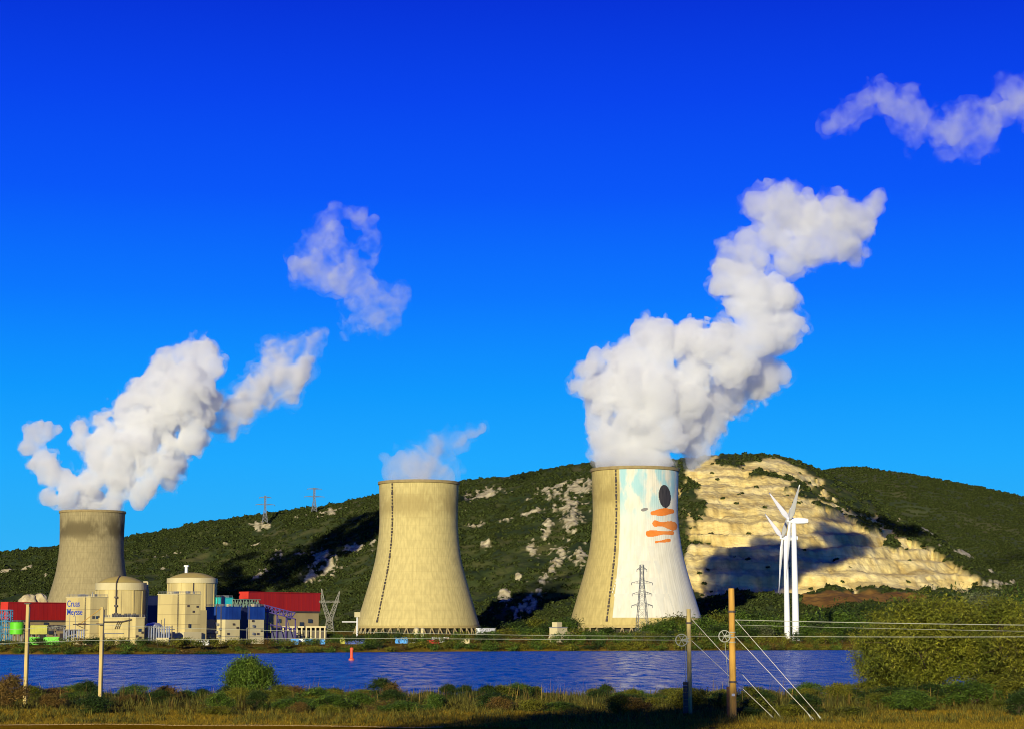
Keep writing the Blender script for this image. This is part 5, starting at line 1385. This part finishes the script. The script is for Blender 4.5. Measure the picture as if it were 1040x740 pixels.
def wire(label, pts, r=.022, sag=0.0):
    Q = [P(*p) for p in pts]; pp = []
    for a, b in zip(Q[:-1], Q[1:]):
        for i in range(16):
            f = i / 16; v = a.lerp(b, f); v.z -= sag * 4 * f * (1 - f); pp.append(v)
    pp.append(Q[-1]); c = pp[0].copy()
    o = MB().path([p - c for p in pp], r, 5).build('overhead_wire', M['wire']); o.location = c
    tag(o, label, 'wire', 'overhead wires along the bank')
wire('overhead wire hung from the lower end of the side bracket to the shaded anchor pole', [(-30, 654, 152), (82, 650, 150), (340, 647.5, 146), (692, 649.5, 135.7)], .014)
wire('upper overhead wire from the side bracket to the ochre anchor pole', [(-30, 640, 152), (84, 633, 150), (340, 640.5, 145), (735, 645.5, 129.7)], .013, .1)
wire('pale overhead wire running from high on the ochre pole across the big tree', [(746, 629, 130), (1075, 634.5, 128)], .022, .04)
wire('thin overhead wire running from the ochre pole between two thicker ones', [(746, 634, 130), (1075, 641, 128)], .011, .03)
wire('lower overhead wire running from the spoked wheel of the ochre pole to the big tree', [(740, 645.5, 130), (1075, 646, 128)], .019, .03)
# ------------------------------------------------------------------ vegetation
def tree_meshes(kind_seed, mat, H, Wd, nclump, nleaf, leaf, trunk_h, limb_r, shape='round', lobes=5, droop=0.0, asp=.45):
    """crown: leaf faces gathered in clumps through the volume of several unequal lobes; trunk: tapered stem with limbs to the lobes"""
    r = np.random.default_rng(kind_seed)
    lob = []
    for i in range(lobes):
        a = 2 * PI * (i + r.uniform(-.3, .3)) / max(1, lobes - 1)
        if i == lobes - 1 and shape != 'wide': c = np.array([0, 0, trunk_h + (H - trunk_h) * .62]); rd = np.array([Wd * .30, Wd * .30, (H - trunk_h) * .38])
        else:
            q_ = r.uniform(.18, .30) * Wd; c = np.array([q_ * math.cos(a), q_ * math.sin(a), trunk_h + (H - trunk_h) * r.uniform(.22, .62)]); s = r.uniform(.17, .26)
            rd = np.array([Wd * s, Wd * s, (H - trunk_h) * r.uniform(.22, .34)])
        lob.append((c, rd))
    if shape == 'wide':
        lob = [(np.array([r.uniform(-.36, .36) * Wd, r.uniform(-.3, .3) * Wd, trunk_h + (H - trunk_h) * r.uniform(.2, .72)]), np.array([Wd * r.uniform(.12, .22), Wd * r.uniform(.12, .2), (H - trunk_h) * r.uniform(.16, .30)])) for _ in range(lobes)]
    if shape == 'ball':
        lob = []
        for _ in range(lobes):
            d = r.normal(0, 1, 3); d /= np.linalg.norm(d); q_ = r.uniform(.25, 1.0) ** .5
            rd = np.array([Wd, Wd, H - trunk_h]) * r.uniform(.13, .22)
            c = np.array([d[0] * Wd * .35, d[1] * Wd * .35, trunk_h + (H - trunk_h) * (.47 + .36 * d[2] * 1.0)]); c[:2] *= q_; lob.append((c, rd))
    C, Nn = [], []
    for _ in range(nclump):
        c, rd = lob[r.integers(len(lob))]
        d = r.normal(0, 1, 3); d /= np.linalg.norm(d) + 1e-9
        if d[2] < -.5: d[2] *= -.6
        p = c + d * rd * r.uniform(.55, 1.05)
        k = max(4, int(nleaf * r.uniform(.5, 1.5)))
        cs = leaf * r.uniform(1.6, 3.4)
        off = r.normal(0, 1, (k, 3)) * cs * np.array([.6, .6, .45])
        if droop: off[:, 2] -= np.abs(off[:, 0]) * droop
        C.append(p + off); nn = d[None] + r.normal(0, .5, (k, 3)) + np.array([0, 0, .3]); Nn.append(nn)
    C = np.concatenate(C); Nn = np.concatenate(Nn); Nn /= np.linalg.norm(Nn, axis=1)[:, None] + 1e-9
    C[:, 2] = np.maximum(C[:, 2], .02 * H)
    crown = leaves_mesh('crown', C, Nn, leaf * .72, r, mat, asp, 1.0)
    mb = MB(); top = Vector((0, 0, trunk_h + (H - trunk_h) * .55)); mid_ = Vector((r.uniform(-.05, .05) * Wd, r.uniform(-.05, .05) * Wd, max(trunk_h, .12 * H)))
    mb.tube((0, 0, -.3), mid_, limb_r, limb_r * .75, 7); mb.tube(mid_, top, limb_r * .75, limb_r * .25, 6)
    for c, rd in lob:
        b_ = Vector(c); m_ = mid_.lerp(b_, .5) + Vector((0, 0, .06 * H)); mb.tube(mid_, m_, limb_r * .5, limb_r * .32, 6); mb.tube(m_, b_, limb_r * .32, limb_r * .12, 5)
        for _ in range(3):
            e_ = b_ + Vector(r.normal(0, .6, 3) * rd); mb.tube(m_.lerp(b_, .6), e_, limb_r * .16, limb_r * .05, 4)
    return crown, mb.mesh('trunk', M['trunk'])
KIND = {}
def plant(name, label, cat, key, x, y, H, Wd, group=None, rz=None, z=None, trunk='trunk'):
    cm, tm, h0, w0 = KIND[key]
    t = empty(name, (x, y, (G(x, y) if z is None else z) - .05), label, cat, group, random.uniform(0, 6.28) if rz is None else rz)
    s = (Wd / w0, Wd / w0, H / h0)
    for nm, me in (('crown', cm), (trunk, tm)):
        o = link(nm, me, t); o.scale = s
    return t
def reg(key, mat, H, Wd, *a, **k):
    c, t = tree_meshes(hash_key(key), L[mat], H, Wd, *a, **k); KIND[key] = (c, t, H, Wd)
def hash_key(s): return sum(ord(c) * (i + 3) for i, c in enumerate(s)) % 9973
# far bank kinds (about 15 m trees, leaf faces around 0.8 m)
for nm, mt in (('far_a', 'green'), ('far_b', 'olive'), ('far_c', 'dark'), ('far_d', 'pale'), ('far_e', 'yellow')):
    reg(nm, mt, 14, 13, 150, 12, 1.25, 2.5, .4, lobes=6)
for nm, mt in (('poplar_a', 'dark'),): reg(nm, mt, 18, 6, 130, 12, 1.1, 2.0, .35, lobes=4)
for nm, mt in (('scrub_a', 'olive'), ('scrub_b', 'green'), ('scrub_c', 'brown'), ('scrub_d', 'yellow'), ('scrub_e', 'dark')):
    reg(nm, mt, 4, 6.5, 70, 9, .65, .4, .12, lobes=6, shape='wide')
DENS = {'far_a': 'green', 'far_b': 'olive', 'far_c': 'dark green', 'far_d': 'grey green', 'far_e': 'yellow green', 'poplar_a': 'narrow dark'}
SD = {'scrub_a': 'olive', 'scrub_b': 'green', 'scrub_c': 'dry brown', 'scrub_d': 'yellow green', 'scrub_e': 'dark green'}
# shrubs along the far water's edge, one row close to the water and one above it
rnd = random.Random(4)
def span_of(px):
    for a, b, s in ((-40, 100, 'below the dark red hall'), (100, 210, 'below the domed reactors'), (210, 345, 'below the bright red hall'), (345, 500, 'below the yellowish cooling tower'),
                    (500, 580, 'between the two nearer towers'), (580, 715, 'below the mural tower'), (715, 830, 'below the wind turbines'), (830, 1100, 'beyond the big riverside tree')):
        if a <= px < b: return s
    return 'on the far bank'
px = -25.0
while px < 1062:
    d0 = float(np.interp(PX(px, 1000), _ex, _ed))
    for row in (0, 1):
        key = rnd.choices(['scrub_a', 'scrub_b', 'scrub_c', 'scrub_d', 'scrub_e'], (3, 5, 2 if row == 0 else 1, 4, 2))[0]
        d = d0 + (7 + rnd.uniform(-2, 3) if row == 0 else 24 + rnd.uniform(-6, 10))
        p = px + rnd.uniform(-4, 4); h = rnd.uniform(2.6, 5.0) if row == 0 else rnd.uniform(3.4, 7.0)
        if px < 345: h *= .6 if row else .75
        w = rnd.uniform(5, 9.5)
        plant('riverside_shrub', '%s shrub %s %s' % (SD[key], 'at the far water edge' if row == 0 else 'on the far bank top', span_of(p)), 'shrub', key, PX(p, d), d, h, w, '%s shrubs %s, %s' % (SD[key], 'at the water' if row == 0 else 'on the bank top', span_of(p)), trunk='stem')
    px += rnd.uniform(7.0, 10.5)
# trees on the far plain: (px, top row, distance, crown width in px, kind)
FT = []
def ft(px, py, d, w, k): FT.append((px, py, d, w, k))
for a in ((335, 640, 1180, 14, 'far_b'), (343, 643, 1150, 10, 'far_a'), (377, 643, 1170, 16, 'far_a'), (390, 641, 1200, 16, 'far_c'), (398, 644, 1170, 10, 'far_b'), (473, 645, 1180, 12, 'far_b'),
          (492, 636, 1650, 14, 'far_c'), (500, 640, 1250, 16, 'far_a'), (514, 637, 1260, 20, 'far_e'), (528, 636, 1300, 20, 'far_a'), (543, 637, 1280, 20, 'far_a'), (553, 633, 1450, 16, 'far_c'), (525, 630, 1750, 22, 'far_c'), (545, 627, 1780, 20, 'far_b'), (570, 629, 1500, 22, 'far_a'), (580, 626, 1620, 18, 'far_c'),
          (591, 637, 1230, 20, 'far_e'), (604, 640, 1220, 18, 'far_a'), (617, 636, 1300, 18, 'far_c'), (633, 641, 1220, 16, 'far_b'), (648, 640, 1240, 16, 'far_d'), (661, 632, 1340, 22, 'far_a'), (675, 628, 1380, 22, 'far_a'), (688, 624, 1400, 24, 'far_b'), (700, 632, 1300, 20, 'far_a'), (645, 640, 1400, 14, 'far_c'), (684, 640, 1200, 18, 'far_c'), (668, 643, 1180, 16, 'far_b'), (697, 642, 1190, 18, 'far_a'),
          (716, 626, 1380, 24, 'far_a'), (731, 622, 1450, 24, 'far_b'), (746, 618, 1550, 24, 'far_a'), (726, 634, 1240, 20, 'far_c'), (741, 632, 1260, 22, 'far_a'), (757, 628, 1350, 24, 'far_a'), (770, 620, 1550, 24, 'far_c'), (783, 625, 1450, 22, 'far_a'), (776, 634, 1290, 16, 'far_d'), (764, 637, 1230, 18, 'far_c'), (786, 640, 1320, 14, 'poplar_a'),
          (822, 622, 1420, 26, 'far_a'), (834, 628, 1300, 26, 'far_c'), (822, 636, 1220, 22, 'far_a'), (845, 618, 1500, 30, 'far_a'), (858, 612, 1700, 28, 'far_c'), (850, 632, 1240, 26, 'far_a'), (866, 624, 1350, 28, 'far_a'), (880, 612, 1650, 30, 'far_c'), (893, 618, 1450, 26, 'far_b'), (872, 636, 1230, 24, 'far_c'), (838, 641, 1190, 20, 'far_b'),
          (915, 606, 1700, 30, 'far_c'), (935, 604, 1750, 32, 'far_e'), (958, 601, 1800, 36, 'far_c'), (975, 598, 1850, 34, 'far_c'), (995, 602, 1650, 30, 'far_d'), (1008, 600, 1700, 34, 'far_d'), (1030, 604, 1600, 34, 'far_c'), (1048, 598, 1800, 34, 'far_a'), (985, 612, 1400, 36, 'far_b'), (1018, 616, 1350, 34, 'far_a'), (1044, 618, 1300, 36, 'far_c'), (950, 616, 1400, 34, 'far_a'), (1000, 626, 1250, 34, 'far_c'), (1036, 630, 1220, 30, 'far_b'), (920, 622, 1350, 30, 'far_a')):
    ft(*a)
def hill_z(x, y):
    c = np.interp(520 + F * x / y, apx, np.arange(len(apx))); j = int(round(float(c)))
    return float(np.interp(y, D[:, j], Z[:, j], left=-50))
for (px, py, d, w, k) in FT:
    x = PX(px, d, 10); zb = max(G(x, d), hill_z(x, d)); h = max(3.5, PZ(py, d) - zb)
    where = span_of(px)
    plant('far_tree', '%s %s tree on the far plain, %s' % ('tall' if h > 15 else ('middling' if h > 8 else 'low'), DENS[k], where), 'tree', k, x, d, h, w * d / F * 1.15, '%s %s trees %s' % ('tall' if h > 15 else ('middling' if h > 8 else 'low'), DENS[k], where), z=zb)

# near bank: shrubs with finer leaves
reg('near_round', 'green', 5.4, 7.2, 1700, 14, .24, .2, .16, lobes=30, shape='ball')
reg('near_olive', 'olive', 3, 4, 420, 13, .19, .12, .07, lobes=14, shape='ball')
reg('near_green', 'green', 3, 4, 420, 13, .19, .12, .07, lobes=14, shape='ball')
reg('near_dark', 'dark', 3, 4, 420, 13, .19, .12, .07, lobes=14, shape='ball')
reg('near_brown', 'brown', 3, 4, 420, 13, .19, .12, .07, lobes=14, shape='ball')
reg('near_orange', 'orange', 2, 3, 160, 10, .16, .2, .06, lobes=6, shape='wide')
reg('near_yellow', 'yellow', 3, 4, 420, 13, .19, .12, .07, lobes=14, shape='ball')
reg('big_a', 'bright', 9.5, 13, 2600, 16, .25, .2, .26, lobes=46, shape='ball', droop=.3)
reg('big_b', 'bright', 9.5, 12, 2400, 16, .25, .2, .26, lobes=40, shape='ball', droop=.3)
reg('big_c', 'yellow', 7, 9, 1500, 15, .24, .2, .2, lobes=30, shape='ball')
def ground_d(py, lo=112, hi=330):
    for d in np.arange(lo, hi, 1.0):
        if proj(0, d, G(0, d))[1] <= py: return float(d)
    return hi
def near(label, px, pyT, d, wpx, key, name='bank_shrub', group=None, cat='shrub'):
    x = PX(px, d, 4); z = G(x, d)
    h = max(.4, PZ(pyT, d) - z) * (1.12 if name == 'bank_shrub' else 1.0)
    return plant(name, label, cat, key, x, d, h, wpx * d / F, group, z=z, trunk='stem' if name == 'bank_shrub' else 'trunk')
near('large round green bush standing alone at the near water edge', 254, 665, 262, 58, 'near_round', 'round_bush', cat='bush')
near('tall reddish brown shrub before the pole under the dark red hall', 9, 687, 143, 40, 'near_brown')
near('low dull green shrub behind the reddish brown one', 30, 697, 165, 36, 'near_olive')
near('wide dark brown shrub between the two poles with the bracket and without', 62, 699, 168, 50, 'near_brown')
near('dark bushy shrub touching the pole with the side bracket', 88, 694, 166, 34, 'near_dark')
near('dark green rounded shrub just right of the bracket pole', 134, 703, 176, 46, 'near_dark')
near('small rusty shrub right of the dark green rounded one', 160, 702, 180, 22, 'near_brown')
near('low green shrub between the rusty shrub and the lone round bush', 186, 706, 184, 40, 'near_green')
near('dull olive shrub at the left foot of the lone round bush', 222, 705, 196, 34, 'near_olive')
near('dark low shrub at the right foot of the lone round bush', 282, 706, 196, 46, 'near_dark')
near('bright green leafy shrub close to the dirt track', 336, 706, 141, 52, 'near_green')
near('green shrub leaning on the tallest dark shrub of the bank', 362, 703, 150, 36, 'near_green')
near('upright dark green shrub, tallest of those below the yellowish tower', 388, 691, 168, 36, 'near_dark')
near('dull green low shrub right of the tallest dark shrub', 418, 708, 160, 40, 'near_olive')
near('small dark shrub paired with a bigger dark one below the hill gap', 506, 702, 186, 22, 'near_dark')
near('bigger dark spreading shrub with a ragged top below the hill gap', 530, 697, 184, 40, 'near_dark')
near('low olive shrub to the right of the ragged dark shrub', 556, 706, 176, 34, 'near_olive')
near('rust orange shrub, the only bright one at the water edge', 590, 705, 205, 34, 'near_orange')
near('small olive shrub between the rust orange shrub and the shaded pole', 612, 706, 182, 30, 'near_olive')
near('thin upright green shrub in the glittering water patch', 650, 701, 178, 22, 'near_green')
near('low olive shrub right behind the shaded anchor pole', 682, 708, 176, 34, 'near_olive')
near('dark low shrub between the two anchor poles', 722, 710, 170, 34, 'near_dark')
near('low olive shrub behind the guy wires of the ochre pole', 778, 709, 176, 44, 'near_olive')
near('green low shrub between the guy wires and the big tree', 828, 708, 176, 44, 'near_green')
near('dark green bush under the hanging edge of the big tree', 902, 697, 152, 60, 'near_dark', 'tree_foot_bush', cat='bush')
near('fresh green bush at the foot of the big tree, farther right', 985, 690, 150, 64, 'near_green', 'tree_foot_bush', cat='bush')
near('yellowish bush at the foot of the big tree, cut by the picture edge', 1040, 684, 150, 60, 'near_yellow', 'tree_foot_bush', cat='bush')
near('big olive riverside tree spreading over the water behind the wires', 948, 602, 168, 150, 'big_a', 'riverside_tree', cat='tree')
near('bushy yellow green tree leaning against the big olive riverside tree', 1015, 604, 172, 140, 'big_b', 'riverside_tree', cat='tree')
near('smaller olive tree, the outer edge of the riverside clump over the water', 903, 628, 176, 92, 'big_a', 'riverside_tree', cat='tree')
near('green tree at the far right end of the riverside clump', 1066, 622, 160, 120, 'big_c', 'riverside_tree', cat='tree')
near('dark green bush filling the gap between the two foot bushes of the big tree', 945, 694, 158, 60, 'near_dark', 'tree_foot_bush', cat='bush')
near('olive bush under the outer edge of the big tree, by the water', 882, 690, 172, 44, 'near_olive', 'tree_foot_bush', cat='bush')
near('olive bush at the foot of the big tree, behind the fresh green one', 1012, 684, 162, 70, 'near_olive', 'tree_foot_bush', cat='bush')
# many more small shrubs of the bank top
for i in range(200):
    p = rnd.uniform(-30, 1060); d = rnd.uniform(132, 225)
    if 205 < p < 300 and d > 200: continue
    key = rnd.choices(['near_olive', 'near_green', 'near_dark', 'near_brown', 'near_yellow'], (4, 3, 3, 3 if p < 200 or 500 < p < 700 else 1, 3))[0]
    x = PX(p, d, 4); h = rnd.uniform(.7, 1.7) * (1.0 if d < 180 else .85); w = rnd.uniform(1.6, 3.8)
    nm = {'near_olive': 'olive', 'near_green': 'green', 'near_dark': 'dark green', 'near_brown': 'dry brown', 'near_yellow': 'yellow green'}[key]
    wh = 'left of the lone round bush' if p < 225 else ('between round bush and anchor poles' if p < 690 else ('around the anchor poles' if p < 850 else 'before the riverside trees'))
    plant('bank_scrub', 'low %s scrub %s' % (nm, wh), 'shrub', key, x, d, h, w, 'low %s scrub %s' % (nm, wh), trunk='stem')
# trees beside the viewer that throw the long shade across the bank
reg('shade', 'dark', 23, 16, 1300, 14, .9, 4.0, .6, lobes=22, shape='wide')
reg('spire', 'dark', 28, 3.4, 1500, 14, .55, 2.0, .3, lobes=8)
zq = G(-24, 14)
plant('shade_tree', 'broad dark tree beside the viewpoint, throwing its shade over the bank', 'tree', 'shade', -24, 14, PZ(0, 1) * 0 + 29.6 - zq, 16.5)
plant('shade_tree', 'slim tall dark tree beside the viewpoint, shading the greyish anchor pole', 'tree', 'spire', -18.2, 14, 34.6 - zq, 6.0)
# name each of several like plants by its order along its stretch of bank
ORD = 'first second third fourth fifth sixth seventh eighth ninth tenth eleventh twelfth thirteenth fourteenth fifteenth sixteenth seventeenth eighteenth nineteenth twentieth'.split()
ORD += ['%s%s' % (t, o) for t in ('twenty-', 'thirty-', 'forty-', 'fifty-') for o in ORD[:9]]
same = {}
for o in COL.objects:
    if o.parent is None and 'category' in o and o.get('category') in ('shrub', 'tree'): same.setdefault(o['label'], []).append(o)
for lb, os_ in same.items():
    if len(os_) < 2: continue
    os_.sort(key=lambda o: o.location.x / o.location.y)
    for i, o in enumerate(os_):
        o['label'] = lb + ', ' + (ORD[i] + ' from left' if i < len(ORD) else '%d from left' % (i + 1))
# ------------------------------------------------------------------ grass and reeds (stuff)
def tuft(name, seed, mat, n, h, spread, wd, bend=.5):
    r = np.random.default_rng(seed); V, Fq = [], []
    for i in range(n):
        a = r.uniform(0, 2 * PI); b0 = np.array([r.normal(0, spread), r.normal(0, spread), -.03]); hh = h * r.uniform(.5, 1.1); lean = r.uniform(.1, bend)
        dirv = np.array([math.cos(a), math.sin(a), 0]); sd = np.array([-math.sin(a), math.cos(a), 0]) * wd * r.uniform(.6, 1.2)
        k = len(V)
        p1 = b0 + dirv * hh * lean * .35 + np.array([0, 0, hh * .55]); p2 = b0 + dirv * hh * lean + np.array([0, 0, hh])
        V += [b0 - sd, b0 + sd, p1 + sd * .8, p1 - sd * .8, p2 + sd * .1, p2 - sd * .1]
        Fq += [(k, k + 1, k + 2, k + 3), (k + 3, k + 2, k + 4, k + 5)]
    return toned(np_mesh(name, np.array(V), np.array(Fq), mat), np.repeat(r.choice([.5, .8, 1.0, 1.3, 1.8], n, p=[.2, .25, .25, .2, .1]), 2))
def grassmat(name, a, b, c): return pmat(name, a, b, .16, rough=.7, c3=c, s3=.05, w3=.8, transl=.25, spec=.1, detail=8, tone=True)
gr = np.random.default_rng(21)
def field_pts(n, d0, d1, fn, seed, zoff=0.0):
    r = np.random.default_rng(seed)
    d = np.sqrt(r.uniform(d0 ** 2, d1 ** 2, n)); p = r.uniform(-40, 1080, n); x = (p - 520) / F * d
    k = fn(p, d, x, r.uniform(0, 1, n))
    x, d = x[k], d[k]
    return np.stack([x, d, gz(x, d) + zoff], -1)
def track_edge(x): return 121.0 + np.where(x < -30, .06 * (x + 30), 0) - 5.5 * sstep(-22, 2, x)
gold = grassmat('golden dry grass', (.34, .22, .018), (.25, .18, .018), (.12, .10, .014))
gmix = grassmat('mixed bank grass', (.10, .095, .016), (.15, .125, .02), (.055, .060, .012))
reed = grassmat('bank reeds', (.055, .062, .014), (.10, .09, .02), (.16, .12, .03))
P1 = field_pts(26000, 108, 142, lambda p, d, x, u: ((d > track_edge(x) + .1) | (x > 1)) & (u < np.clip(.25 + fbm(x / 3, d / 3, 91), 0, 1)), 31)
s = gr.uniform(.35, .85, (len(P1), 1)) * np.array([[1, 1, .75]])
scatter('dry_grass', P1, s, tuft('grass tuft', 1, gold, 16, .42, .16, .02, .9), gold, 5)
P2 = field_pts(10000, 121, 215, lambda p, d, x, u: (d > track_edge(x) + 1.5) & (u < np.clip(fbm(x / 5, d / 5, 93) * 2 - .35, .05, 1)), 33)
s = gr.uniform(.6, 1.25, (len(P2), 1)) * np.array([[1, 1, .8]])
scatter('grass', P2, s, tuft('grass tuft', 2, gmix, 18, .62, .22, .024, .7), gmix, 6)
P3 = field_pts(5500, 150, 318, lambda p, d, x, u: (u < np.clip(fbm(x / 8, d / 8, 95) * 2.4 - .5, .05, 1)) & (d < ynear(x) - 2), 35)
s = gr.uniform(.6, 1.3, (len(P3), 1)) * np.array([[1, 1, .9]])
scatter('reeds', P3, s, tuft('reed tuft', 3, reed, 18, 1.05, .3, .03, .45), reed, 7)
weed = grassmat('tall dry weeds', (.20, .12, .03), (.12, .10, .02), (.07, .07, .014))
P4 = field_pts(1700, 140, 312, lambda p, d, x, u: (u < np.clip(fbm(x / 6, d / 6, 97) * 2.2 - .6, .02, 1)) & (d < ynear(x) - 3), 37)
s = gr.uniform(.5, 1.2, (len(P4), 1)) * np.array([[1, 1, 1.0]])
scatter('weeds', P4, s, tuft('weed tuft', 4, weed, 7, 1.75, .35, .03, .35), weed, 9)
# gravel along the edge of the track
r = np.random.default_rng(5); n = 2600
x = r.uniform(-34, -4, n); y = track_edge(x) + r.normal(0, .16, n)
st = MB(); st.lathe([(.03, -.5), (.9, -.2), (.8, .35), (.1, .6)], 6)
scatter('gravel', np.stack([x, y, gz(x, y) + .05], -1), r.uniform(.02, .075, (n, 1)) * np.array([[1, 1.2, .8]]), st.mesh('stone', pmat('pale gravel', (.42, .28, .10), (.30, .20, .08), 2)), None, 8)
